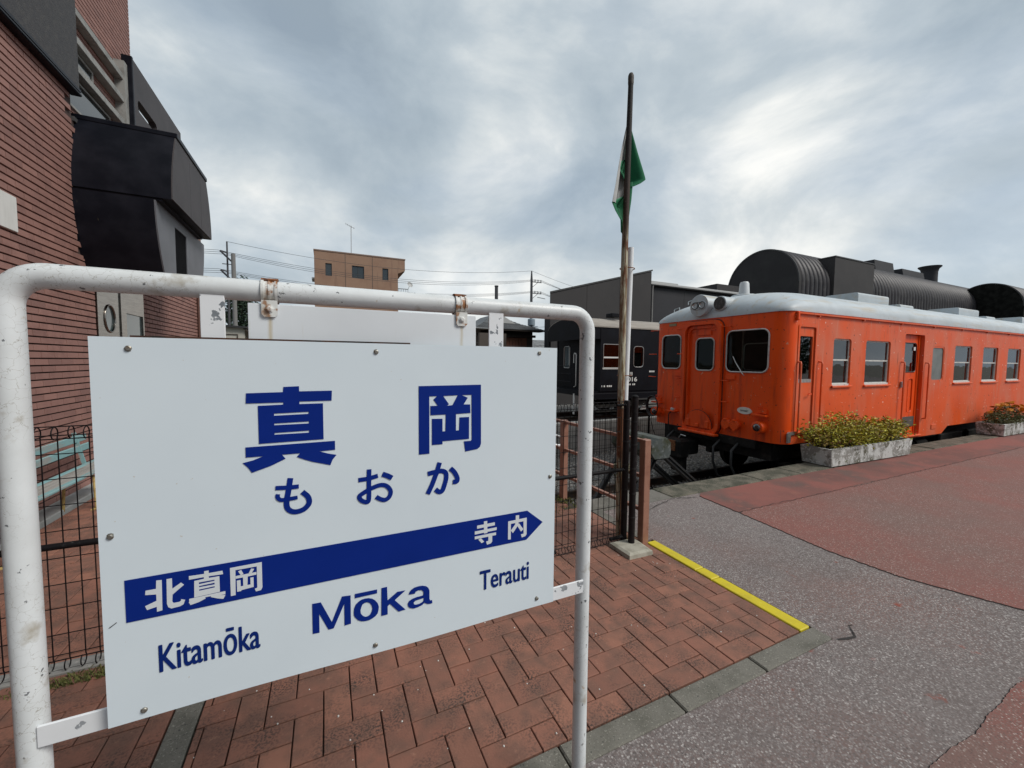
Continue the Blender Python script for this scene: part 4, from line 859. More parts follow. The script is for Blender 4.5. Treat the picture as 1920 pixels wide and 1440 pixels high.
for k in range(14): MB().box(7.2+k*1.35, y0-.03, 2.30, 7.23+k*1.35, y0, 2.325).build('gutter_clip', m_or_side, rc)
# roof fittings
def vent(x, big):
    l, w, h = (1.25,.62,.22) if big else (.62,.46,.12); z = ze+.455
    b = MB(); b.prism(rrect(-w/2, 0, w/2, h+.05, .05, 3), lambda u, v, d: (d, ry-.30+u, z-.05+v), x, x+l); o = b.build('roof_ventilator', m_roof, rc, smooth=40)
    MB().box(x-.02, ry-.30-w/2-.02, z-.04, x+l+.02, ry-.30+w/2+.02, z-.005).build('vent_base', m_roof, o)
for x, k in ((10.05,1), (12.05,0), (14.9,1), (17.0,0), (19.4,1), (21.6,0), (23.6,1)): vent(x, k)
an = MB(); an.lathe((7.33, 5.15, 2.80), (0,0,1), [(0,.10),(.05,.097),(.27,.082),(.305,.066),(.315,.02)], 16); an.build('whistle_cowl', mat('white_cowl', (.55,.57,.58), .4), rc, smooth=40)
MB().lathe((7.33, 5.15, 2.795), (0,0,1), [(0,.24),(.05,.22),(.06,.2)], 16).build('cowl_base', m_roof, rc, smooth=30)
MB().cyl((8.1, 5.0, 2.80), (8.1, 5.0, 2.93), .05, 10).build('roof_stub', m_dark_rub, rc)
# headlamp pod
hp_ = MB(); hp_.lathe((XF-.09, 5.345, 2.615), (1,0,0), [(0,.180),(.006,.200),(.02,.205),(.62,.19),(.85,.12)], 28); pod = hp_.build('headlamp_pod', m_roof, rc, smooth=40)
rr = rrect(5.345-.155, 2.615-.068, 5.345+.155, 2.615+.068, .066, 6)
MB().tube([(XF-.094, u, v) for u, v in rr], .010, 6, closed=True).build('lamp_surround', m_roof, pod, smooth=60)
m_lens = mat('lamp_lens', (.55,.55,.53), .08, .0, spec=1, coat=1); m_refl = mat('lamp_reflector', (.80,.80,.78), .22, 1.0)
for y in (5.345-.078, 5.345+.078):
    MB().tube([(XF-.103, y+.064*cos(R(a)), 2.615+.064*sin(R(a))) for a in range(0,360,20)], .006, 6, closed=True).build('lamp_gasket', m_dark_rub, pod)
    l_ = MB().lathe((XF-.10, y, 2.615), (1,0,0), [(0,.056),(.0,.062),(.02,.062),(.05,.05)], 18, cap=False).build('headlight', m_chrome, pod, smooth=40)
    MB().lathe((XF-.1015, y, 2.615), (-1,0,0), [(0,.055),(-.012,.048),(-.026,.034),(-.034,.014),(-.035,.004)], 20, cap=False).build('reflector', m_refl, l_, smooth=60)
hn = MB(); hn.lathe((XF-.02, 4.965, 2.615), (1,0,0), [(0,.118),(.008,.128),(.03,.13),(.65,.11)], 22); horn = hn.build('horn_cover', m_roof, rc, smooth=40)
MB().lathe((XF-.028, 4.965, 2.615), (1,0,0), [(0,.110),(.006,.116)], 22).build('grille', mat('sooty_grille', (.045,.043,.04), .8, layers=[((.12,.12,.115), 20, 5, .5, .7)], bump=(90,.8,.01)), horn)
for y, z in ((6.28,2.66), (5.92,2.78)): MB().tube([(6.80,y+.07,z-.04), (6.80,y+.07,z+.02), (6.80,y-.07,z+.045), (6.80,y-.07,z-.02)], .009, 6).build('roof_grab_iron', m_roof, rc)
# front windows
def rim(name, hole, x, par, mt=m_chrome, rr_=.014):
    return MB().tube([(x, u, v) for u, v in hole], rr_, 8, closed=True).build(name, mt, par, smooth=60)
for h, nm in ((fr_h[0],'driver_window'), (fr_h[1],'front_window')):
    w = rim(nm, h, XF-.004, rc); MB().plate(h, [], YZ, XF+.018, XF+.024).build('pane', m_pane_f, w)
MB().tube([(XF-.02, 4.44, 1.335), (XF-.045, 4.45, 1.36), (XF-.022, 4.60, 1.55), (XF-.02, 4.66, 1.66)], .007, 6).build('wiper', m_chrome, rc); MB().bar((XF-.012,4.50,1.42),(XF-.012,4.70,1.72),.008,.012,(1,0,0)).build('wiper_blade', m_dark_rub, rc)
# gangway door in its frame
gf = MB(); gf.plate(rrect(4.862,.245,5.715,2.325,.16,7), [rrect(4.93,.31,5.645,2.255,.13,7)], YZ, XF-.075, XF+.0); gfo = gf.build('gangway_frame', m_or, rc, smooth=40)
MB().plate(rrect(4.945,.30,5.63,2.24,.12,7), [rrect(4.985,.32,5.59,2.19,.10,7)], YZ, XF-.03, XF+.005).build('inner_frame', m_or, gfo, smooth=40)
MB().tube([(XF-.003,u,v) for u,v in rrect(4.852,.235,5.725,2.335,.165,7)], .007, 6, closed=True).build('frame_seam_shade', m_dark_rub, gfo)  # dark tube drawing the shade in the seam round the frame
MB().tube([(XF+.008,u,v) for u,v in rrect(4.978,.315,5.594,2.196,.10,7)], .006, 6, closed=True).build('door_seam_line', m_dark_rub, gfo)  # dark outline tube in the gap round the door
MB().box(XF-.14, 4.87, .215, XF-.005, 5.70, .262, .012).build('sill_step', m_or, gfo)
dh = rrect(5.055,1.405,5.45,2.005,.09)
gd = MB(); gd.plate([(4.965,.30),(5.60,.30),(5.60,2.20),(4.965,2.20)], [dh], YZ, XF+.012, XF+.045); gdo = gd.build('gangway_door', m_or, rc)
wdo = rim('door_window', dh, XF+.008, rc); MB().plate(dh, [], YZ, XF+.026, XF+.032).build('pane', m_pane_f, wdo)
MB().box(XF-.004, 5.12, 2.06, XF+.014, 5.40, 2.15, .005).build('blank_plate', m_or, gdo)
MB().tube([(XF-.058,u,v) for u,v in [(5.595,.325)]+arc(5.295,.355,.302,0,180,14)+[(4.995,.325)]], .005, 6).build('footplate_gap_shade', m_dark_rub, gfo)  # dark tube drawing the shade along the footplate's edge
hu = MB(); hu.prism([(5.59,.33)]+arc(5.295,.355,.295,0,180,14)+[(5.0,.33)], YZ, XF-.085, XF-.058); huo = hu.build('folded_footplate', m_or, gfo, smooth=40)
for y in (5.08, 5.29, 5.50): 
    MB().box(XF-.105, y-.035, .335, XF-.083, y+.035, .40 if abs(y-5.29) < .05 else .47, .008).build('hinge', m_or, huo)
# small front fittings
pl = lambda n, y, z, w, h, d=.03: MB().box(XF-d, y-w/2, z-h/2, XF+.002, y+w/2, z+h/2, .004).build(n, m_or, rc)
for y, z in ((4.70,1.30), (5.83,1.32)): pl('sign_bracket', y, z, .18, .085, .02)
for y, z in ((4.78,2.19), (4.79,1.235), (4.79,.86), (5.80,2.215), (5.83,1.235), (5.83,.86), (5.77,1.72), (6.50,2.22), (6.53,1.72), (6.53,1.24)):
    MB().tube([(XF+.01,y-.07,z), (XF-.055,y-.07,z), (XF-.055,y+.07,z), (XF+.01,y+.07,z)], .008, 6).build('climbing_step', m_or, rc)
ov = MB(); ov.lathe((XF-.008, 4.42, .742), (1,0,0), [(0,.13),(.008,.13)], 28); 
for i, p in enumerate(ov.v): ov.v[i] = (p[0], p[1], .742+(p[2]-.742)*.46)
ovo = ov.build('oval_plate', mat('white_enamel_oval', (.66,.66,.62), .4, layers=[((.5,.47,.4), 14, 4, .55, .75)]), rc)
for dy, dz, w in ((0,.004,.15), (.02,-.010,.10), (-.03,-.012,.05)): MB().box(XF-.0095, 4.42+dy-w/2, .742+dz-.005, XF-.008, 4.42+dy+w/2, .742+dz+.005).build('worn_lettering', mat('faded_ink', (.16,.17,.17), .6), ovo)
MB().box(XF-.02, 4.29, .80, XF, 4.03, .87).build('blank', m_or, rc) if False else None
for y in (4.715, 4.55):
    b = MB(); b.lathe((XF-.085, y, .475), (1,0,0), [(0,.078),(.012,.09),(.03,.09),(.034,.075),(.085,.075)], 18); j = b.build('jumper_socket', m_or, rc, smooth=40)
    MB().box(XF-.10, y-.03, .545, XF-.02, y+.03, .575, .006).build('latch', m_or, j); MB().box(XF-.095, y-.015, .375, XF-.07, y+.015, .40).build('drain', m_or, j)
m_red_lens = mat('dark_red_lens', (.020,.006,.008), .08, spec=1, coat=.6)
for y in (4.125, 6.36):
    b = MB(); b.lathe((XF-.12, y, .505), (1,0,0), [(0,.082),(.006,.095),(.02,.098),(.125,.105)], 22); j = b.build('tail_light', m_or, rc, smooth=40)
    MB().lathe((XF-.124, y, .505), (1,0,0), [(-.03,.012),(-.022,.04),(-.008,.058),(.004,.064)], 18).build('lens', m_red_lens, j, smooth=60)
    pl('lamp_bracket', y, .70, .24, .03, .09); pl('lamp_bracket', y-.02, .765, .14, .07, .03); MB().tube([(XF-.03, y-.04, .80), (XF-.03, y-.04, .845), (XF-.03, y+.04, .845), (XF-.03, y+.04, .80)], .008, 6).build('hook', m_or, rc)
cbl = MB()
for k in range(4): cbl.tube([(XF-.13-.012*k, 6.38+(.14+.008*k)*cos(R(a)), .62+(.20+.006*k)*sin(R(a))) for a in range(0,360,18)], .009, 6, closed=True)
cbl.tube([(XF-.12,6.42,.44), (XF-.10,6.45,.30), (XF-.05,6.44,.1), (XF-.02,6.40,-.02)], .008, 6); cbl.build('coiled_cable', m_dark_rub, rc, smooth=60)
pl('step_plate', 5.93, .565, .26, .02, .12); MB().tube([(XF-.08,5.93,.55), (XF-.10,5.97,.50), (XF-.09,5.98,.30), (XF-.05,5.98,.1), (XF+.05,5.98,-.1)], .013, 6).build('brake_cable', m_dark_rub, rc)
MB().box(XF-.10, 5.86, .575, XF-.06, 5.94, .63, .01).build('pale_cock', m_alu, rc)
MB().plate(rrect(6.2,.43,6.28,.50,.01), [rrect(6.215,.445,6.265,.485,.008)], YZ, XF-.03, XF).build('bracket', m_or, rc)
# side windows
for a, b, c, d, k in wins:
    nm = 'side_window'
    if k == 'fixed':
        w = MB().plate(rrect(a-.004,c-.004,b+.004,d+.004,.07), [rrect(a+.03,c+.03,b-.03,d-.03,.06)], XZ, y0+.005, y0+.035).build(nm, m_or_side, rc, label='frosted lavatory window')
        MB().plate(rrect(a+.01,c+.01,b-.01,d-.01,.06), [], XZ, y0+.018, y0+.024).build('pane', m_frost, w); MB().box(a-.02, y1-.08, c-.02, b+.02, y1-.07, d+.02).build('added_sky_block', m_sky_block, rc); continue  # far side: added sheet keeps sky from showing through this opening
    zm = c+(d-c)*.55; m_sash = bpy.data.materials.get('pale_sash') or mat('pale_sash', (.58,.58,.55), .45, layers=[((.40,.39,.36), 16, 4, .5, .7)])
    w = MB().plate(rrect(a-.01,c-.01,b+.01,d+.01,.04), [[(a+.025,c+.05),(b-.025,c+.05),(b-.025,zm-.012),(a+.025,zm-.012)], [(a+.025,zm+.014),(b-.025,zm+.014),(b-.025,d-.025),(a+.025,d-.025)]], XZ, y0+.028, y0+.055).build(nm, m_sash, rc)
    MB().box(a+.02, y0+.048, c+.04, b-.02, y0+.053, zm).build('pane', m_pane, w); MB().box(a+.02, y0+.038, zm, b-.02, y0+.043, d-.02).build('pane', m_pane, w)
    MB().box(a-.035, y0-.035, c-.03, b+.035, y0+.028, c+.004, .006).build('window_sill', m_or_side, w); MB().box(a+.01, y0+.004, c-.005, b-.01, y0+.03, c+.035, .004).build('sill_ledge', m_sash, w)
    w2 = MB().plate([(a-.01,c-.01),(b+.01,c-.01),(b+.01,d+.01),(a-.01,d+.01)], [[(a+.025,c+.025),(b-.025,c+.025),(b-.025,zm-.012),(a+.025,zm-.012)], [(a+.025,zm+.014),(b-.025,zm+.014),(b-.025,d-.025),(a+.025,d-.025)]], XZ, y1-.085, y1-.065).build(nm, m_alu, rc)
    MB().box(a, y1-.08, c, b, y1-.074, d).build('added_sky_block', m_sky_block, w2)  # added dark sheet, stops bright sky showing through the car
    for yy in (4.25, 5.65):
        s = MB().box(a-.02, yy-.35, .5, a+.42, yy+.45, .93, .03).build('seat', m_seat, rc); MB().box(a-.10, yy-.35, .93, a-.02, yy+.45, 1.52, .03).build('seat_back', m_seat, s)
for k in range(4): MB().box(8.80+random.uniform(-.01,.01), y0+.12, 1.20+k*.052, 9.12+random.uniform(-.01,.01), y0+.42, 1.242+k*.052, .006).build('stacked_cushion', mat('pale_cushion', (.62,.62,.60), .8) if k == 0 else bpy.data.materials['pale_cushion'], rc)
MB().box(8.75, y0+.10, .5, 9.2, y0+.45, 1.195).build('cabinet', m_seat, rc)
# crew door
ch = rrect(6.775,1.245,7.155,1.995,.02)
cd = MB(); cd.plate([(6.74,.46),(7.16,.46),(7.16,2.125),(6.74,2.125)], [rrect(6.785,1.25,7.125,1.985,.02)], XZ, y0+.014, y0+.05); cdo = cd.build('crew_door', m_or_side, rc)
MB().box(6.78, y0+.034, 1.25, 7.13, y0+.04, 1.99).build('pane', m_pane, cdo); MB().box(6.785, y0+.012, 1.245, 7.125, y0+.034, 1.30).build('pane_ledge', m_alu, cdo); MB().tube([(7.08,y0+.02,1.06),(7.08,y0-.03,1.06),(6.99,y0-.03,1.05)], .009, 6).build('handle', m_or, cdo)
MB().plate(rrect(6.70,.44,7.20,2.165,.03), [rrect(6.735,.455,7.165,2.13,.03)], XZ, y0-.010, y0+.002).build('door_surround', m_or_side, rc)
st = MB(); st.tube([(6.70,y0-.03,.455),(7.36,y0-.03,.455)], .018, 8); st.build('step_rail', m_or_side, rc, smooth=60); MB().plate([(6.53,.30),(6.60,.30),(6.60,.42),(6.71,.42),(6.71,.47),(6.55,.47),(6.53,.45)], [], XZ, y0-.025, y0).build('corner_iron', m_alu, rc)
def grab(x, z0, z1): return MB().tube([(x,y0+.01,z0), (x,y0-.05,z0+.01), (x,y0-.055,z0+.05), (x,y0-.055,z1-.05), (x,y0-.05,z1-.01), (x,y0+.01,z1)], .014, 8).build('handrail', m_or_side, rc, smooth=60)
grab(6.715,.46,1.58); grab(7.29,.46,1.585); grab(10.02,.42,1.60); grab(11.03,.45,1.59)
# passenger door
dw = rrect(10.16,1.40,10.80,1.975,.06)
pd_ = MB(); pd_.plate([(10.14,.135),(10.86,.135),(10.86,2.135),(10.14,2.135)], [dw, rrect(10.22,.60,10.40,1.27,.05), rrect(10.55,.60,10.73,1.27,.05), rrect(10.22,.30,10.68,.50,.04)], XZ, y0+.075, y0+.105); pdo = pd_.build('passenger_door', m_or, rc)
MB().tube([(u,y0+.074,v) for u,v in dw], .010, 6, closed=True).build('window_rim', m_dark_rub, pdo); MB().plate(dw, [], XZ, y0+.088, y0+.093).build('pane', m_pane, pdo)
for a in (10.22, 10.55): MB().plate(rrect(a,.60,a+.18,1.27,.05), [], XZ, y0+.085, y0+.10).build('pressed_panel', m_or, pdo); MB().tube([(u,y0+.076,v) for u,v in rrect(a,.60,a+.18,1.27,.05)], .009, 6, closed=True).build('panel_bead', m_or, pdo)
MB().plate(rrect(10.22,.30,10.68,.50,.04), [], XZ, y0+.083, y0+.098).build('grey_kick_panel', mat('grey_kick_paint', (.09,.09,.10), .6), pdo)
MB().box(10.86, y0+.06, .135, 10.93, y0+.12, 2.135).build('door_pocket_edge', m_or, rc); MB().box(10.10, y0-.03, .105, 10.98, y0+.06, .135, .006).build('door_step', m_or_side, rc)
MB().box(10.02, y0-.03, 1.10, 10.07, y0, 1.22, .006).build('door_lock', m_alu, rc)
MB().box(10.79-.09, y0+.07, 1.83, 10.79-.03, y0+.085, 1.90).build('paper_sticker', mat('paper', (.7,.7,.68), .8), pdo)
MB().box(11.45, y0-.012, .20, 11.68, y0, .30, .004).build('inspection_hatch', m_or_side, rc); MB().box(12.9, y0-.02, 2.03, 13.0, y0, 2.07).build('bracket', m_or, rc) if False else None
# destination slot over the left window
MB().box(XF-.012, 5.93, 2.285, XF, 6.11, 2.335).build('route_slot', mat('dull_brass', (.25,.2,.1), .5), rc)
# underframe
MB().box(XF+.12, y0+.25, -.05, XE-.2, y1-.25, .27).build('underframe', m_under, rc)
MB().box(XF-.03, ry-.95, .12, XF+.15, ry+.95, .27, .01).build('buffer_beam', m_under, rc)
cpz = -.02
cou = MB(); cou.box(XF-.42, ry-.10+.32, -.22, XF+.1, ry+.16+.32, .06, .03); cou.box(XF-.50, ry+.16, -.26, XF-.22, ry+.56, .10, .04); cou.box(XF-.42, ry+.24, -.52, XF-.18, ry+.46, -.22, .03); cou = cou.build('coupler', m_under, rc)
MB().box(XF-.515, ry+.26, -.12, XF-.495, ry+.50, .08, .004).build('knuckle_face', m_rust, cou); MB().tube([(XF-.3,ry+.36,.10),(XF-.3,ry+.32,.17),(XF-.3,ry+.2,.16)], .012, 6).build('uncoupling_lever', m_alu, cou)
for y, d in ((4.5,.28), (5.9,.2), (4.85,.2)): MB().tube([(XF-.02,y,.16), (XF-.18,y,.05), (XF-.22,y-.03,-.2), (XF-.15,y-d*.4,-.45), (XF-.02,y-d,-.50)], .022, 8).build('air_hose', m_dark_rub, rc, smooth=60)
MB().tube([(XF-.18,4.3,-.34),(XF-.22,4.27,-.44),(XF-.2,4.25,-.58)], .012, 6).build('pale_lever', m_alu, rc)
def bogie(xc):
    bm_ = MB(); bm_.box(xc-1.5, ry-.95, -.42, xc+1.5, ry-.80, -.18, .02); bm_.box(xc-1.5, ry+.80, -.42, xc+1.5, ry+.95, -.18, .02); bm_.box(xc-.25, ry-.9, -.40, xc+.25, ry+.9, -.12, .02)
    b = bm_.build('bogie', m_under, rc)
    for dx in (-1.05, 1.05):
        w = MB()
        for s in (-1, 1): w.lathe((xc+dx, ry+s*.50, -.25), (0,s,0), [(0,.46),(.03,.455),(.035,.43),(.13,.43),(.135,.35)], 28)
        w.cyl((xc+dx, ry-.6, -.25), (xc+dx, ry+.6, -.25), .07, 12); w.build('wheelset', m_under, b, smooth=40)
        for s in (-1, 1): MB().box(xc+dx-.14, ry+s*.88-.1, -.40, xc+dx+.14, ry+s*.88+.1, -.10, .02).build('axle_box', m_under, b)
bogie(9.1); bogie(22.5)
for a, b, z in ((12.5,13.7,-.40), (14.0,15.6,-.45), (16.0,18.4,-.38), (18.7,19.8,-.42)): MB().box(a, y0+.18, z, b, y0+.9, .0, .03).build('equipment_box', m_under, rc)
for a in (11.2, 11.8): MB().cyl((a, y0+.45, -.25), (a+.5, y0+.45, -.25), .16, 14).build('air_tank', m_under, rc)
MB().box(6.72, y0+.03, -.12, 7.22, y0+.22, -.09).build('crew_step', m_under, rc); MB().box(10.15, y0+.0, -.14, 10.95, y0+.2, -.11).build('footstep', m_under, rc)

# ------------------------------------------------------------------ black brake van on the next track
m_vb = mat('black_van_paint', (.0045,.0045,.007), .55, spec=.12, layers=[((.007,.008,.012), 2.5, 5, .45, .7), ((.03,.027,.024), 30, 4, .70, .74)], bump=(4,.08,.01))
m_canvas = mat('van_roof_canvas', (.30,.27,.235), .85, layers=[((.20,.18,.16), 5, 5, .4, .7, (.3,2,2))])
m_wh = mat('white_van_paint', (.66,.66,.64), .5)
VY, VX, VW = 9.6, 7.0, 2.45; vyc = VY+VW/2
bv = thing('brake_van', 'black brake van with an open end deck standing behind the orange railcar', 'railway wagon', (VX, vyc, -.17))
vw = [(7.47,8.13,1.355,2.07,.02), (8.63,9.02,1.39,2.03,.10), (9.7,10.4,1.355,2.07,.02), (11.0,11.4,1.39,2.03,.10)]
MB().plate([(7.36,.66),(13.6,.66),(13.6,2.60),(7.36,2.60)], [rrect(a,c,b,d,r_) for a,b,c,d,r_ in vw], XZ, VY, VY+.04).build('side_wall', m_vb, bv)
MB().box(7.36, VY+VW-.04, .66, 13.6, VY+VW, 2.6).build('side_wall', m_vb, bv)
eh = [rrect(10.0,1.33,10.35,2.05,.06), rrect(11.25,1.33,11.6,2.05,.06)]
MB().plate([(VY+.045,.66),(VY+VW-.045,.66),(VY+VW-.045,2.6),(VY+.045,2.6)], eh, YZ, 7.38, 7.42).build('end_wall', m_vb, bv)
m_tealglass = mat('van_end_glass', (.10,.13,.145), .1, spec=.9)
for h in eh: 
    w = MB().tube([(7.375,u,v) for u,v in h], .014, 6, closed=True).build('end_window', m_alu, bv); MB().plate(h, [], YZ, 7.395, 7.40).build('pane', m_tealglass, w)
for a, b, c, d, r_ in vw:
    w = MB().tube([(u,VY-.004,v) for u,v in rrect(a,c,b,d,r_)], .012, 6, closed=True).build('window', m_alu, bv); MB().box(a, VY+.015, c, b, VY+.02, d).build('pane', m_pane, w)
    if r_ < .05: MB().box(a, VY-.006, c+.30, b, VY+.012, c+.345).build('sash_bar', m_wh, w); MB().box(a-.02, VY-.01, c-.03, b+.02, VY+.012, c+.02).build('window_sill', m_wh, w)
MB().box(7.45, VY+.1, .66, 13.5, VY+VW-.1, .75).build('floor', m_under, bv); MB().box(11.5, VY+.06, .7, 11.55, VY+VW-.06, 2.5).build('partition', mat('van_lining', (.20,.08,.05), .7), bv)
ra = lambda t: 2.60+.34*math.sqrt(max(0, 1-t*t))**1.2
prf = [(vyc+VW/2*1.02*t, ra(t)) for t in [k/10 for k in range(-10, 11)]]
MB().prism(prf+[(y, z-.035) for y, z in reversed(prf)], YZ, VX, 14.0).build('roof', m_canvas, bv, smooth=40)
MB().prism([(y*.995+.005*vyc, z-.03) for y, z in prf]+[(vyc+VW/2, 2.22), (vyc-VW/2, 2.22)], YZ, VX-.012, VX+.02).build('end_hood', m_vb, bv)
MB().box(VX, VY, 2.22, 7.40, VY+.03, 2.60).build('hood_side', m_vb, bv)
MB().box(VX-.02, VY+.02, .50, 13.8, VY+VW-.02, .66).build('underframe', m_vb, bv); MB().box(VX-.05, VY, .42, 13.9, VY+.06, .60, .01).build('sole_bar', m_vb, bv)
MB().box(7.36, VY-.012, .66, 7.42, VY+.0, 2.6).build('corner_strip', m_vb, bv)
for y in (VY+.04, VY+VW-.04): MB().box(VX, y-.03, .66, VX+.06, y+.03, 2.25).build('deck_post', m_vb, bv)
for y in (10.28, 11.5): MB().tube([(VX-.03,y+.13,1.50), (VX-.03,y+.13,1.74), (VX-.03,y+.10,1.80), (VX-.03,y+.03,1.80), (VX-.03,y,1.74), (VX-.03,y,.80), (VX-.03,y+.1,.76)], .014, 8).build('grab_rail', m_wh, bv, smooth=60)
for z in (.9, 1.15, 1.4): MB().tube([(VX+.02,VY+1.0,z),(VX+.02,VY+VW-.05,z)], .014, 6).build('deck_rail', m_vb, bv)
MB().box(VX-.03, 10.35, -.1, VX, 10.42, .55).build('white_lever', m_wh, bv)
for k in range(3): MB().box(7.15, VY-.16+.04*k, .06+.18*k, 7.9, VY+.05, .085+.18*k).build('side_step', m_under, bv)
MB().bar((7.2,VY-.1,.45), (12,VY-.1,.43), .03, .03).build('foot_rail', m_vb, bv)
MB().bar((7.2,VY-.1,.22), (12.5,VY-.1,.21), .05, .04).build('foot_board', m_under, bv)
MB().prism([(8.92,.06),(9.20,.06),(9.10,.22),(9.06,.24)], XZ, VY-.03, VY-.02).build('white_triangle', m_wh, bv)
for xc in (8.9, 11.9):
    w = MB()
    for s in (-1, 1): w.lathe((xc, vyc+s*.5, .26), (0,s,0), [(0,.45),(.03,.445),(.035,.42),(.13,.42)], 24)
    w.cyl((xc, vyc-.55, .26), (xc, vyc+.55, .26), .07, 12); w.build('wheelset', m_under, bv, smooth=40); MB().box(xc-.5, VY+.12, .20, xc+.5, VY+.22, .34, .02).build('leaf_spring', m_under, bv)
def vtext(s, x0, x1, z0, z1, name='lettering'):
    cu = bpy.data.curves.new('tmp', 'FONT'); cu.body = s; cu.offset = .02; ob = bpy.data.objects.new('tmp', cu); me = ob.to_mesh()
    v = [tuple(p.co) for p in me.vertices]; f = [tuple(p.vertices) for p in me.polygons]; ob.to_mesh_clear(); bpy.data.objects.remove(ob); bpy.data.curves.remove(cu)
    a, b = min(p[0] for p in v), max(p[0] for p in v); c, d = min(p[1] for p in v), max(p[1] for p in v)
    MB().add([(x0+(p[0]-a)/(b-a)*(x1-x0), VY-.003, z0+(p[1]-c)/(d-c)*(z1-z0)) for p in v], f).build(name, m_wh, bv)
vtext('\u30e8', 8.48, 8.60, 1.135, 1.235); vtext('8016', 8.28, 8.79, .945, 1.085)
def dashes(x, z, ws):
    b = MB()
    for w in ws: b.box(x, VY-.004, z, x+abs(w), VY-.002, z+.05) if w > 0 else None; x += abs(w)+.018
    return b
dashes(8.42, .83, [.05,.05,-.03,.03,.06]).build('worn_lettering', m_wh, bv); dashes(7.40, .79, [.05,-.02,.05,-.03,.05,.05,.05]).build('worn_lettering', m_wh, bv); dashes(9.28, 1.23, [.07,.06,.05]).build('worn_lettering', m_wh, bv)
MB().box(8.0, VY+.3, 2.93, 8.35, VY+.6, 3.05, .01).build('roof_vent', m_vb, bv)

# ------------------------------------------------------------------ planters
m_plant = mat('lichened_planter', (.26,.255,.235), .95, layers=[((.52,.53,.51), 6, 8, .47, .56), ((.12,.115,.085), 7, 7, .54, .62), ((.62,.63,.61), 30, 6, .56, .62), ((.10,.11,.04), 9, 5, .66, .74)], bump=(40,.6,.006))
m_soil = mat('soil', (.03,.024,.018), 1)
def planter(x, y, l, w, h, rot, lab):
    t = thing('planter', lab, 'planter', (x, y, .012))
    b = MB(); o = rrect(-l/2,-w/2,l/2,w/2,.015,2); i_ = rrect(-l/2+.045,-w/2+.045,l/2-.045,w/2-.045,.012,2); n = len(o)
    s = .965
    vs = [(u*s,v*s*.97,.014) for u,v in o]+[(u,v,h) for u,v in o]+[(u,v,h) for u,v in i_]+[(u,v,h-.07) for u,v in i_]
    fs = [tuple(range(n))[::-1]]
    for k in range(3): fs += [(k*n+j, k*n+(j+1) % n, (k+1)*n+(j+1) % n, (k+1)*n+j) for j in range(n)]
    b.add(vs, fs); b.box(-l/2+.2,-w/2+.05,0,-l/2+.3,w/2-.05,.02); b.box(l/2-.3,-w/2+.05,0,l/2-.2,w/2-.05,.02)
    me = b.mesh('trough'); me.materials.append(m_plant); o_ = bpy.data.objects.new('trough', me); COL.objects.link(o_); o_.parent = t
    me = MB().prism(i_, XY, h-.075, h-.05).mesh('soil'); me.materials.append(m_soil); o_ = bpy.data.objects.new('soil', me); COL.objects.link(o_); o_.parent = t
    t.rotation_euler = (0,0,R(rot)); return t
planter(7.86, 3.43, 2.32, .44, .275, -1.5, 'long lichened concrete trough in front of the railcar crew door, holding two shrubs')
planter(14.05, 3.40, 1.75, .44, .265, -1, 'lichened concrete trough further along the platform, planted with orange flowers')
LEAF = [(.36,.36,.02), (.46,.42,.025), (.22,.27,.02), (.52,.45,.03), (.30,.26,.025), (.42,.37,.022), (.15,.18,.016)]
LEAF_R = [(.20,.10,.03), (.27,.19,.025), (.17,.08,.025), (.28,.26,.025), (.15,.13,.02), (.24,.15,.025)]
m_leaf_y = mat('yellow_green_leaf', (.2,.2,.02), .55, rnd=('island', LEAF)); m_leaf_r = mat('bronze_leaf', (.15,.08,.02), .55, rnd=('island', LEAF_R)); m_stem = mat('shrub_stem', (.07,.045,.025), .8)
def leaf(b, p, d, s):
    d = d.normalized(); u = d.cross(Vector((random.uniform(-1,1), random.uniform(-1,1), random.uniform(-.3,1)))); u = u.normalized() if u.length > .01 else d.orthogonal()
    n = d.cross(u); w = u*s*.23
    b.add([p, p+d*s*.5+w+n*s*.08, p+d*s, p+d*s*.5-w+n*s*.08], [(0,1,2), (0,2,3)])
def shrub(x, y, z, lab, stems, spread, hmin, hmax, nb, mts, lean=(0,0), loc_r=.3):
    t = thing('shrub', lab, 'shrub', (x, y, z)); st = MB(); lv = [MB() for _ in mts]
    for k in range(stems):
        a = random.uniform(0, 2*pi); q = random.random()**.5
        bx, by = x+cos(a)*loc_r*q*spread, y+sin(a)*.09*q
        tip = Vector((bx+cos(a)*spread*.55*q+lean[0]*random.random(), by+sin(a)*.24*q+lean[1], z+random.uniform(hmin, hmax)*(1-.40*q**3)))
        base = Vector((bx, by, z-.03)); st.tube([base, base.lerp(tip, .55)+Vector((0,0,.02)), tip], [.005,.004,.002], 5)
        i = 0 if len(mts) == 1 else (1 if random.random() < (.04+.55*max(0, (x-bx)/spread+.05) if lean[0] <= 0 else .2) else 0)
        for _ in range(nb):
            f = .22+.82*random.random()**.7; p = base.lerp(tip, f)+Vector((random.gauss(0,.045), random.gauss(0,.040), random.gauss(0,.03)))
            j = i if random.random() < .85 else 1-i if len(mts) > 1 else i
            leaf(lv[j], p, Vector((random.gauss(0,1), random.gauss(0,1), random.uniform(-.5,.7))), random.uniform(.03,.062))
    st.build('stems', m_stem, t, fix=False)
    for b, mt in zip(lv, mts): b.build('foliage', mt, t, fix=False)
    return t
shrub(7.33, 3.43, .24, 'taller yellow green shrub with bronze lower leaves at the left end of the long trough', 130, .74, .24, .54, 36, [m_leaf_y, m_leaf_r], (-.10,0), .62)
shrub(8.40, 3.43, .24, 'lower yellow green shrub at the right end of the long trough', 110, .66, .20, .43, 34, [m_leaf_y, m_leaf_r], (.05,0), .62)
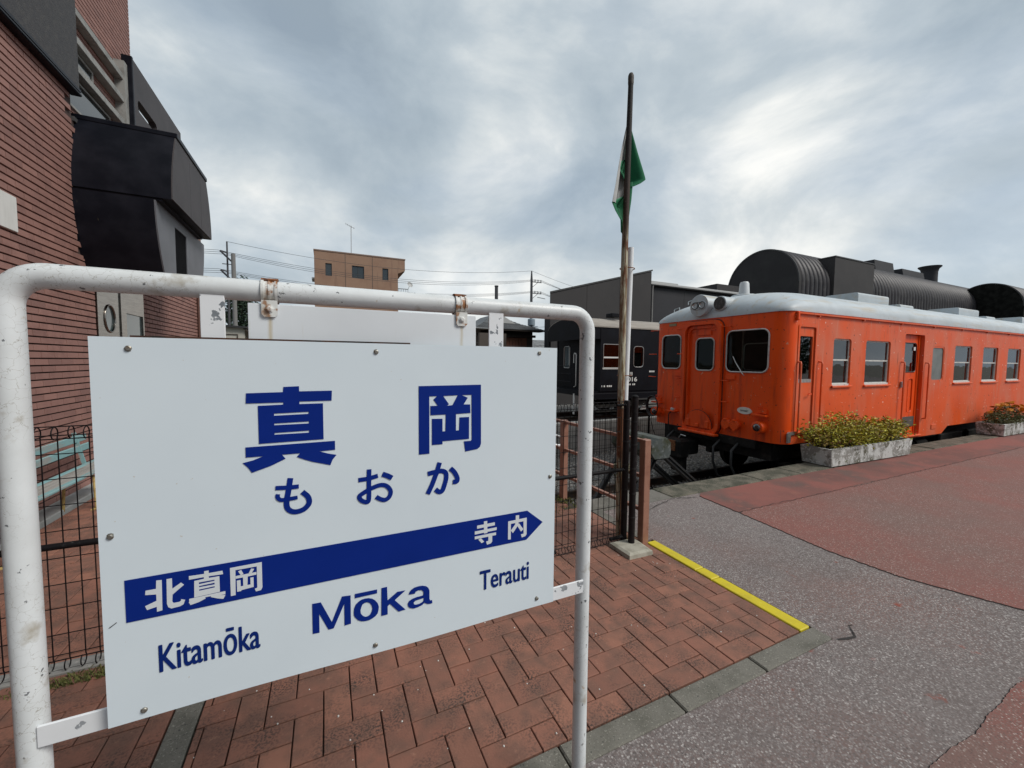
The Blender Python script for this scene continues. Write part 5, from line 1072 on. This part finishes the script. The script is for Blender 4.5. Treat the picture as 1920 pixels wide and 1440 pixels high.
mg = thing('flower_clump', 'clump of orange marigolds in the further concrete trough', 'flowers', (13.95, 3.40, .22))
m_gl = mat('marigold_leaf', (.05,.09,.02), .6, rnd=('island', [(.05,.085,.018), (.09,.10,.02), (.12,.085,.02), (.04,.07,.015)])); m_or_f = mat('orange_petal', (.62,.25,.01), .6, rnd=('object', [(.66,.30,.01), (.60,.20,.008), (.70,.38,.03)]))
gl = MB()
for _ in range(2600):
    a = random.uniform(0,6.3); q = random.random()**.5; p = Vector((13.95+.78*q*cos(a), 3.40+.24*q*sin(a), .22+random.random()*.46*(1-.55*q**2)))
    leaf(gl, p, Vector((random.gauss(0,1), random.gauss(0,1), random.uniform(-.3,.8))), random.uniform(.03,.06))
gl.build('foliage', m_gl, mg, fix=False)
fm = MB(); 
for ring, (rr_, zz_) in enumerate(((.040,.0), (.030,.010), (.018,.018))):
    for k in range(10):
        a = 2*pi*k/10+ring*.3; fm.add([(0,0,zz_), (rr_*cos(a-.28), rr_*sin(a-.28), zz_+.004), (rr_*1.1*cos(a), rr_*1.1*sin(a), zz_+.001), (rr_*cos(a+.28), rr_*sin(a+.28), zz_+.004)], [(0,1,2,3)])
fm = fm.mesh('flower', fix=False); fm.materials.append(m_or_f)
for _ in range(34):
    a = random.uniform(0,6.3); q = random.random()**.5; o = bpy.data.objects.new('flower', fm); COL.objects.link(o); o.parent = mg
    o.location = (.74*q*cos(a), .24*q*sin(a)-.03, .20+.32*(1-.6*q*q)*random.uniform(.6,1.05)); o.rotation_euler = (random.uniform(.1,.8), random.uniform(-.4,.4), random.uniform(0,6)); o.scale = (1.15,)*3

# ------------------------------------------------------------------ dark sheds and the two barrel roofed halls
m_shed = mat('charcoal_cladding', (.044,.041,.041), .7, spec=.25, layers=[((.035,.033,.034), .5, 5, .4, .7), ((.056,.052,.05), 6, 4, .6, .8, (1,1,.2))], bump=(20,.1,.01))
m_shed2 = mat('blue_charcoal_cladding', (.033,.033,.037), .7, spec=.25, layers=[((.026,.026,.029), .6, 5, .4, .7)])
m_trim = mat('dark_trim', (.025,.024,.025), .5); m_gut = mat('pale_gutter', (.38,.38,.37), .5); m_pipe_g = mat('grey_downpipe', (.22,.21,.20), .5)
sh = thing('shed', 'dark shed with a sloping roof line behind the brake van', 'building', (13.1, 17, -.87))
xs = [9.95, 12.1, 14.2, 16.4]; sl = lambda x: 4.90+(x-9.95)*(6.60-4.90)/6.45
pb = [(9.95,17.02), (16.4,17.02), (16.4,27), (15.95,27)]
MB().add([(x,y,-1) for x,y in pb]+[(x,y,sl(x)-.02) for x,y in pb], [(3,2,1,0),(4,5,6,7),(0,1,5,4),(1,2,6,5),(2,3,7,6),(3,0,4,7)]).build('wall', m_shed, sh)
for a, b in zip(xs, xs[1:]): MB().prism([(a+.008,-.9), (b-.008,-.9), (b-.008,sl(b)-.05), (a+.008,sl(a)-.05)], XZ, 16.985, 17.02).build('wall_panel', m_shed, sh)
pb = [(9.90,16.95), (16.44,16.95), (16.44,27.1), (15.95,27.1)]
MB().add([(x,y,sl(x)-.03) for x,y in pb]+[(x,y,sl(x)+.05) for x,y in pb], [(3,2,1,0),(4,5,6,7),(0,1,5,4),(1,2,6,5),(2,3,7,6),(3,0,4,7)]).build('roof_edge', m_trim, sh)
s2 = thing('shed', 'long dark shed with a pale gutter and grey downpipe behind the railcar roof', 'building', (24, 17.4, -.87))
MB().box(16.46, 17.42, -1, 31, 29, 5.86).build('wall', m_shed2, s2)
for k in range(5): MB().box(16.48+k*2.9+.008, 17.385, -.9, 16.48+(k+1)*2.9-.008, 17.42, 5.80).build('wall_panel', m_shed2, s2)
MB().box(16.42, 17.2, 5.86, 31.1, 29, 5.93).build('roof', m_trim, s2); MB().box(16.42, 17.14, 5.90, 31.1, 17.30, 6.03, .02).build('gutter', m_gut, s2)
MB().tube([(16.78,17.30,-.8), (16.78,17.30,5.6), (16.74,17.24,5.9)], .06, 10).build('downpipe', m_pipe_g, s2, smooth=60); MB().box(16.7,17.5,5.93,19.0,19,6.20,.02).build('roof_box', m_gut, s2)
m_corr = mat('black_corrugated_roof', (.024,.021,.024), .5, spec=.3, layers=[((.06,.054,.052), 1.5, 5, .5, .75)], bump=(14,.1,.01))
m_gable = mat('dark_gable_render', (.034,.032,.033), .8, spec=.2, layers=[((.043,.041,.041), .8, 4, .4, .7)])
m_gable2 = mat('black_gable_render', (.006,.006,.0055), .9, spec=.1, layers=[((.018,.018,.016), 2, 5, .4, .7)], bump=(20,.2,.01))
def hall(x0, x1, yc, zc, r_, lab, gm, per):
    t = thing('barrel_hall', lab, 'building', (x0, yc, -.87)); v = MB(); NA = 40; n = int((x1-x0)/per*10)
    for i in range(n+1):
        x = x0+.35+(x1-x0-.35)*i/n; rr_ = r_-.02+.19*abs(cos(pi*(x-x0)/per))**.55
        v.v += [(x, yc-rr_, -1)]
        v.v += [(x, yc+rr_*cos(pi-pi*k/NA), zc+rr_*sin(pi*k/NA)) for k in range(NA+1)]; v.v += [(x, yc+r_, -1)]
    m_ = NA+3
    for i in range(n): v.f += [(i*m_+k, i*m_+k+1, (i+1)*m_+k+1, (i+1)*m_+k) for k in range(m_-1)]
    v.build('corrugated_roof', m_corr, t, smooth=60)
    g_ = arc(yc, zc, r_+.10, 0, 180, 48)
    gw = MB().prism([(yc+r_+.10,-1)]+g_+[(yc-r_-.10,-1)], YZ, x0, x0+.35).build('gable', gm, t)
    MB().prism(arc(yc,zc,r_+.14,0,180,48)+arc(yc,zc,r_+.02,180,0,48), YZ, x0-.04, x0+.0).build('gable_rim', m_trim, gw)
    MB().prism([(yc+r_,-1)]+arc(yc, zc, r_, 0, 180, 40)+[(yc-r_,-1)], YZ, x1-.3, x1).build('gable', gm, t)
    return t
h1 = hall(38, 84, 25.05, 8.85, 3.36, 'long dark barrel roofed hall with a funnel on its ridge rising behind the railcar', m_gable, .66)
MB().box(42.85, 21.3, -1, 49.8, 23.5, 11.45).build('front_block', m_shed, h1); MB().box(42.8, 21.25, 11.45, 49.85, 23.5, 11.55).build('block_capping', m_trim, h1)
MB().box(38.3, 21.3, 7.15, 42.85, 21.62, 7.5).build('roof_rail', m_trim, h1); MB().box(49.8, 21.3, 6.4, 84, 21.62, 6.7).build('roof_rail', m_trim, h1)
def rvent(x0, x1, z): 
    MB().prism([(23.9,12.0), (26.2,12.0), (26.0,z), (24.1,z)], YZ, x0, x1).build('ridge_vent', m_shed2, h1)
rvent(56.2, 60.4, 13.35); rvent(62.6, 68.0, 13.0)
fu = MB(); fu.lathe((72.4, 25.05, 12.0), (0,0,1), [(0,.82),(1.0,.80),(1.7,.80),(2.1,.90),(2.35,1.14),(2.45,1.15)], 28, cap=False); fu.lathe((72.4, 25.05, 14.0), (0,0,1), [(0,.75),(.44,1.08)], 28); fu.build('funnel', m_shed2, h1, smooth=40)
hall(76, 100, 20.85, 8.72, 3.02, 'second barrel roofed hall with a black round gable at the right', m_gable2, .66)
tag(MB().box(30.6, 24, -.87, 34.2, 27, 8.35).build('annex_block', m_shed), 'small dark flat roofed block just left of the large barrel gable', 'building')

# ------------------------------------------------------------------ town behind
m_tan = mat('tan_render', (.27,.165,.11), .8, layers=[((.235,.135,.09), .7, 5, .45, .7), ((.20,.115,.08), 3, 4, .60, .75, (1,1,.12))], bump=(30,.2,.01))
m_winf = mat('dark_window_frame', (.03,.03,.032), .5)
tn = thing('apartment_house', 'tan flat roofed three storey building with three windows under its parapet', 'building', (3.5, 45, -.87))
tnw = [(.06,.66,10.0,11.25), (2.55,3.75,10.0,11.27), (5.58,6.20,10.05,11.30)]
MB().plate([(-.95,-.87),(7.2,-.87),(7.2,8.4),(7.2,10.9),(7.95,11.25),(7.95,12.4),(-.95,12.4)], [[(a,c),(b,c),(b,d),(a,d)] for a,b,c,d in tnw], XZ, 45, 45.3).build('wall', m_tan, tn)
MB().box(-.95,45.3,-.87,7.2,55,12.38).build('wall', m_tan, tn); MB().box(7.2,45.3,11.2,7.95,55,12.38).build('overhang', m_tan, tn)
MB().box(-1.0,44.95,12.40,8.0,55.05,12.52).build('parapet_cap', mat('parapet_cap', (.20,.13,.10), .6), tn)
for a,b,c,d in tnw:
    w = MB().plate([(a,c),(b,c),(b,d),(a,d)], [[(a+.06,c+.06),(b-.06,c+.06),(b-.06,d-.06),(a+.06,d-.06)]], XZ, 45.06, 45.2).build('window', m_winf, tn); MB().box(a+.05,45.14,c+.05,b-.05,45.17,d-.05).build('pane', m_glass_dark, w)
    if b-a > 1: MB().box((a+b)/2-.03,45.1,c+.06,(a+b)/2+.03,45.2,d-.06).build('mullion', m_winf, w)
for x in (1.9, 4.55): MB().box(x,44.99,8,x+.04,45.0,12.38).build('render_joint', m_winf, tn)
bl = MB(); bl.box(7.2,45.1,8.2,8.3,47,8.4)
for x in (7.3,7.55,7.8,8.05,8.28): bl.box(x-.015,45.1,8.4,x+.015,45.13,9.3)
bl.box(7.2,45.09,9.28,8.3,45.14,9.34); bl.build('balcony', m_winf, tn)
ds = MB(); ds.lathe((8.42,44.9,9.75), (.4,-1,.5), [(0,.05),(.04,.2),(.12,.33)], 16, cap=False); ds.tube([(8.3,45.1,9.3),(8.42,44.95,9.7)], .02, 6); ds.build('satellite_dish', m_gut, tn)
MB().box(-1.2,45.2,9.6,-.95,47,9.75).build('side_ledge', m_gut, tn)
an = MB(); an.tube([(2.62,47,12.3),(2.64,47,15.9)], .03, 6); an.bar((2.1,47,16.05),(3.0,47,15.65),.03,.03)
for k in range(5): x = 2.1+.2*k; an.bar((x,46.7,16.05-.09*k),(x,47.3,16.05-.09*k),.015,.015)
tag(an.build('tv_antenna', m_pipe_g), 'tall television antenna mast on the roof of the tan building', 'antenna')
# dark tiled house
m_tile = mat('grey_roof_tile', (.075,.08,.085), .5, layers=[((.11,.115,.12), 2.5, 3, .5, .7)]); m_dwood = mat('dark_boarding', (.045,.032,.024), .8, layers=[((.03,.022,.018), 3, 4, .4, .7, (6,1,.4))]); m_rwood = mat('red_brown_boards', (.14,.05,.025), .75, layers=[((.08,.03,.018), 4, 4, .4, .7, (8,1,.3))])
ho = thing('tiled_house', 'dark wooden house with a grey tiled hip and gable roof seen beside the sign hanger', 'house', (13.6, 30, -.87))
MB().box(11.4,30.6,-.87,16.2,37,4.15).build('wall', m_dwood, ho)
def roof_rows(x0,x1,y0_,y1_,z0,z1,rx0,rx1,n,mb):
    for k in range(n):
        t0, t1 = k/n, (k+1.25)/n
        a = lambda t: (x0+(rx0-x0)*t, x1+(rx1-x1)*t, y0_+(y1_-y0_)*t, z0+(z1-z0)*t)
        p, q = a(t0), a(min(t1,1)); mb.add([(p[0],p[2],p[3]+.05),(p[1],p[2],p[3]+.05),(q[1],q[2],q[3]),(q[0],q[2],q[3]),(p[0],p[2],p[3]-.02),(p[1],p[2],p[3]-.02)], [(0,1,2,3),(4,5,1,0)])
rfh = MB(); roof_rows(10.7,16.9,29.7,31.6,4.15,4.75,12.0,15.5,8,rfh); roof_rows(12.0,15.5,31.6,33.3,4.75,5.6,13.4,13.9,6,rfh)
rfh.add([(10.7,29.7,4.15),(12.0,31.6,4.75),(12.0,36,4.75),(10.7,38,4.15),(16.9,29.7,4.15),(15.5,31.6,4.75),(15.5,36,4.75),(16.9,38,4.15),(13.4,33.3,5.6),(13.9,33.3,5.6),(13.4,36,5.6),(13.9,36,5.6)], [(0,1,2,3),(4,7,6,5),(1,8,10,2),(5,6,11,9),(8,9,11,10)])
rfh.build('roof', m_tile, ho); MB().box(10.7,29.75,4.02,16.9,30.7,4.12).build('eave_board', m_dwood, ho)
MB().add([(12.6,31.55,4.78),(15.0,31.55,4.78),(13.8,31.55,5.42)], [(0,1,2)]).build('gable_infill', m_gut, ho)
for k in range(9): MB().box(13.2+k*.27,30.52,1.6,13.2+k*.27+.25,30.6,3.5).build('board', m_rwood, ho)
MB().box(11.0,30.4,3.55,16.4,30.6,3.75).build('lintel', m_dwood, ho)
tag(MB().box(10.0,27,-.87,12.1,27.3,3.55).build('brown_screen_wall', mat('brown_sheet', (.075,.06,.05), .7)), 'plain brown screen wall left of the tiled house', 'wall')
hs = thing('house', 'low house with a grey tiled roof far behind the brake van deck', 'house', (20, 38, -.87))
MB().box(17.2,38.5,-.87,24,44,2.6).build('wall', m_dwood, hs); q = MB(); roof_rows(16.8,24.5,38,41,2.5,4.0,17.5,24,9,q); q.add([(16.8,38,2.5),(17.5,41,4),(16.8,44,2.5),(24.5,38,2.5),(24,41,4),(24.5,44,2.5)], [(0,1,2),(3,5,4),(1,4,5,2)]); q.build('roof', mat('pale_grey_tile', (.20,.205,.21), .6, layers=[((.12,.125,.13), 3, 5, .45, .65)]), hs)
h2 = thing('house', 'small cream house with a brown lean-to under the dark conifer', 'house', (-5.6, 33, -.87))
MB().box(-7.2,33,-.87,-5.1,39,3.7).build('wall', mat('cream_wall', (.42,.40,.35), .8), h2); MB().prism([(-7.5,3.7),(-4.95,3.62),(-4.95,3.74),(-7.5,3.86)], XZ, 32.7, 39).build('roof', m_trim, h2)
MB().prism([(-5.15,3.55),(-4.3,3.05),(-4.3,3.15),(-5.15,3.65)], XZ, 32.8, 36).build('lean_to_roof', m_dwood, h2)
for x in (-5.0,-4.75,-4.5): MB().box(x,33,-.87,x+.08,33.08,3.1).build('post', m_dwood, h2)
MB().plate([(-6.3,2.2),(-5.5,2.2),(-5.5,3.2),(-6.3,3.2)], [[(-6.25,2.25),(-5.55,2.25),(-5.55,3.15),(-6.25,3.15)]], XZ, 32.95, 33.0).build('window_frame', m_dwood, h2)
# conifer and other trees
m_con = mat('dark_conifer_leaf', (.02,.04,.02), .8, rnd=('island', [(.012,.028,.014), (.022,.045,.022), (.030,.055,.026), (.016,.034,.018)])); m_bark = mat('bark', (.06,.045,.035), .9)
def tree(name, x, y, h, rad_, lab, n, cone=True, zb=-.87, s=.28, group=None):
    t = thing(name, lab, 'tree', (x, y, zb), group)
    k = MB(); k.tube([(x,y,zb),(x+.1,y,zb+h*.5),(x,y,zb+h*.95)], [.22,.13,.03], 8); lv = MB()
    for _ in range(int(n/40)):
        f = random.uniform(.12,.98); a = random.uniform(0,6.3); rr_ = rad_*((1-f)**.8 if cone else math.sqrt(max(.05,1-(2*f-1.05)**2)))*random.uniform(.5,1.08)
        c = Vector((x+rr_*cos(a), y+rr_*sin(a), zb+h*f)); k.tube([(x,y,zb+h*f*.96), c], [.05,.01], 4)
        for _ in range(40):
            p = Vector((x,y,c.z)).lerp(c, random.uniform(.35,1.1))+Vector((random.gauss(0,.3), random.gauss(0,.3), random.gauss(0,.22)))
            leaf(lv, p, Vector((random.gauss(0,1)+cos(a), random.gauss(0,1)+sin(a), random.uniform(-.8,.3))), random.uniform(.6,1.2)*s)
    k.build('trunk', m_bark, t, fix=False); lv.build('crown', m_con, t, fix=False); return t
tree('conifer', -6.6, 41, 9.2, 3.1, 'dark conifer between the brick building and the sign plate, behind the cream house', 9000)
tree('conifer', -10.2, 46, 9.0, 3.2, 'dark conifer further back behind the brick building', 4000)
tree('shrubby_tree', 17.6, 33, 3.4, 1.0, 'small green tree beside the dark tiled house', 1600, False, s=.2)
# what the windows of the railcar look back at: a belt of trees across the forecourt, far behind the viewer
lv = MB()
for k in range(26):
    cx_, cy_, hh, rr_ = -30+k*4.2+random.uniform(-1.5,1.5), -34+random.uniform(-6,6), random.uniform(4.5,9), random.uniform(2.2,3.2)
    for _ in range(700):
        f = random.random(); a = random.uniform(0,6.3); q = rr_*math.sqrt(max(.08,1-(2*f-1.05)**2))*random.random()**.4
        leaf(lv, Vector((cx_+q*cos(a), cy_+q*sin(a), -.5+hh*f)), Vector((random.gauss(0,1), random.gauss(0,1), random.gauss(0,1))), random.uniform(.5,.9))
lv.build('tree_belt', m_con, kind='stuff', fix=False)
# utility poles and wires
m_upole = mat('pole_concrete', (.17,.165,.16), .8); m_dk = mat('pole_dark', (.05,.05,.055), .6); m_wire = mat('power_cable', (.04,.04,.045), .6)
def arms(b, x, y, z, sgn, n=3, l=1.1):
    b.bar((x,y,z), (x+sgn*l,y,z), .07, .07)
    b.bar((x,y,z-.6), (x+sgn*l*.6,y,z-.05), .04, .04)
    for k in range(n): b.lathe((x+sgn*l*(.35+.3*k),y,z), (0,0,1), [(0,.03),(.08,.05),(.12,.03),(.18,.05),(.25,.02)], 8)
u2 = thing('utility_pole', 'utility pole with two sets of side arms left of the dark sloping shed', 'utility pole', (18.35, 35, -.87))
MB().tube([(18.35,35,-.87),(18.35,35,9.5),(18.35,35,10.35)], [.17,.12,.06], 12).build('pole', m_dk, u2, smooth=60)
b = MB(); arms(b, 18.35, 35, 9.3, 1); arms(b, 18.35, 35, 8.2, 1); b.bar((19.0,35,7.85),(19.9,35,7.75),.05,.05); b.bar((19.3,35,8.2),(19.3,35,7.8),.04,.04); b.build('cross_arms', m_dk, u2)
b = MB(); b.lathe((18.25,34.75,5.0), (0,0,1), [(0,.32),(.05,.36),(.6,.36),(.66,.30)], 16); b.box(17.8,34.6,4.86,18.9,34.95,4.95); b.build('transformer', mat('transformer_blue_grey', (.20,.25,.29), .5), u2)
u1 = thing('utility_pole', 'pair of slim dark utility poles with angled arms beside the black bay', 'utility pole', (-6.3, 35, -.87))
MB().tube([(-6.33,35,-.87),(-6.33,35,9.9)], [.10,.05], 10).build('pole', m_dk, u1, smooth=60); MB().tube([(-5.72,33.5,-.87),(-5.72,33.5,8.75)], [.15,.13], 12).build('stay_pole', m_upole, u1, smooth=60)
b = MB()
for z in (8.9, 7.55):
    b.bar((-6.72,34.9,z+.28),(-6.05,34.7,z-.42),.12,.10); b.bar((-6.72,34.9,z+.30),(-6.33,35,z+.22),.08,.08); b.bar((-6.65,35,z-.60),(-6.1,35,z-.60),.05,.05)
b.build('cross_arms', m_dk, u1)
u3 = thing('utility_pole', 'short pole top showing above the white pipe beside the sign hanger', 'utility pole', (14.63, 35, -.87))
MB().tube([(14.63,35,-.87),(14.63,35,8.6)], [.17,.16], 12).build('pole', m_dk, u3, smooth=60); MB().lathe((14.63,35,8.5),(0,0,1),[(0,.19),(.1,.19)],12).build('pole_cap', m_dk, u3)
def wire_(a, c, sag, lab):
    a, c = Vector(a), Vector(c)
    o = MB().tube([a.lerp(c, i/24)-Vector((0,0,sag*4*(i/24)*(1-i/24))) for i in range(25)], .013, 5, caps=False).build('power_line', m_wire); tag(o, lab, 'cable', 'power lines strung between the utility poles')
ORD = ('highest', 'middle', 'lowest')
for k in range(3):
    wire_((-6.8+.25*k,34.6,9.15-.13*k), (18.75+.33*k,35,9.55), 1.0+.08*k, ORD[k]+' wire of the upper bundle crossing before the tan building'); wire_((18.75+.33*k,35,9.55), (44,41,8.3-.35*k), .8, ORD[k]+' wire of the upper bundle running right from the pole to the sloping shed')
    wire_((-6.8+.25*k,34.6,7.85-.12*k), (18.7+.33*k,35,8.42), .9+.05*k, ORD[k]+' wire of the lower bundle crossing before the tan building'); wire_((18.7+.33*k,35,8.42), (44,41,7.1-.35*k), .8, ORD[k]+' wire of the lower bundle running right from the pole to the sloping shed')
    wire_((-6.8+.25*k,34.6,9.15-.12*k), (-30,31,9.8-.1*k), .7, ORD[k]+' wire of the upper bundle between the black bay and the slim poles'); wire_((-6.8+.25*k,34.6,7.85-.12*k), (-30,31,8.4-.1*k), .7, ORD[k]+' wire of the lower bundle between the black bay and the slim poles')
wire_((-6.33,35,9.9), (18.35,35,10.35), .9, 'single top wire strung between the two pole tips above the tan building'); wire_((18.35,35,10.35), (44,41,9.2), .8, 'single top wire running right from the tip of the armed pole')
for z, q, w in ((4.5,5.3,'upper'), (4.2,4.9,'second'), (3.2,3.4,'lowest')): wire_((8.5,30,z), (19.5,30.5,q*.9), .3, w+' low cable passing in front of the dark tiled house')
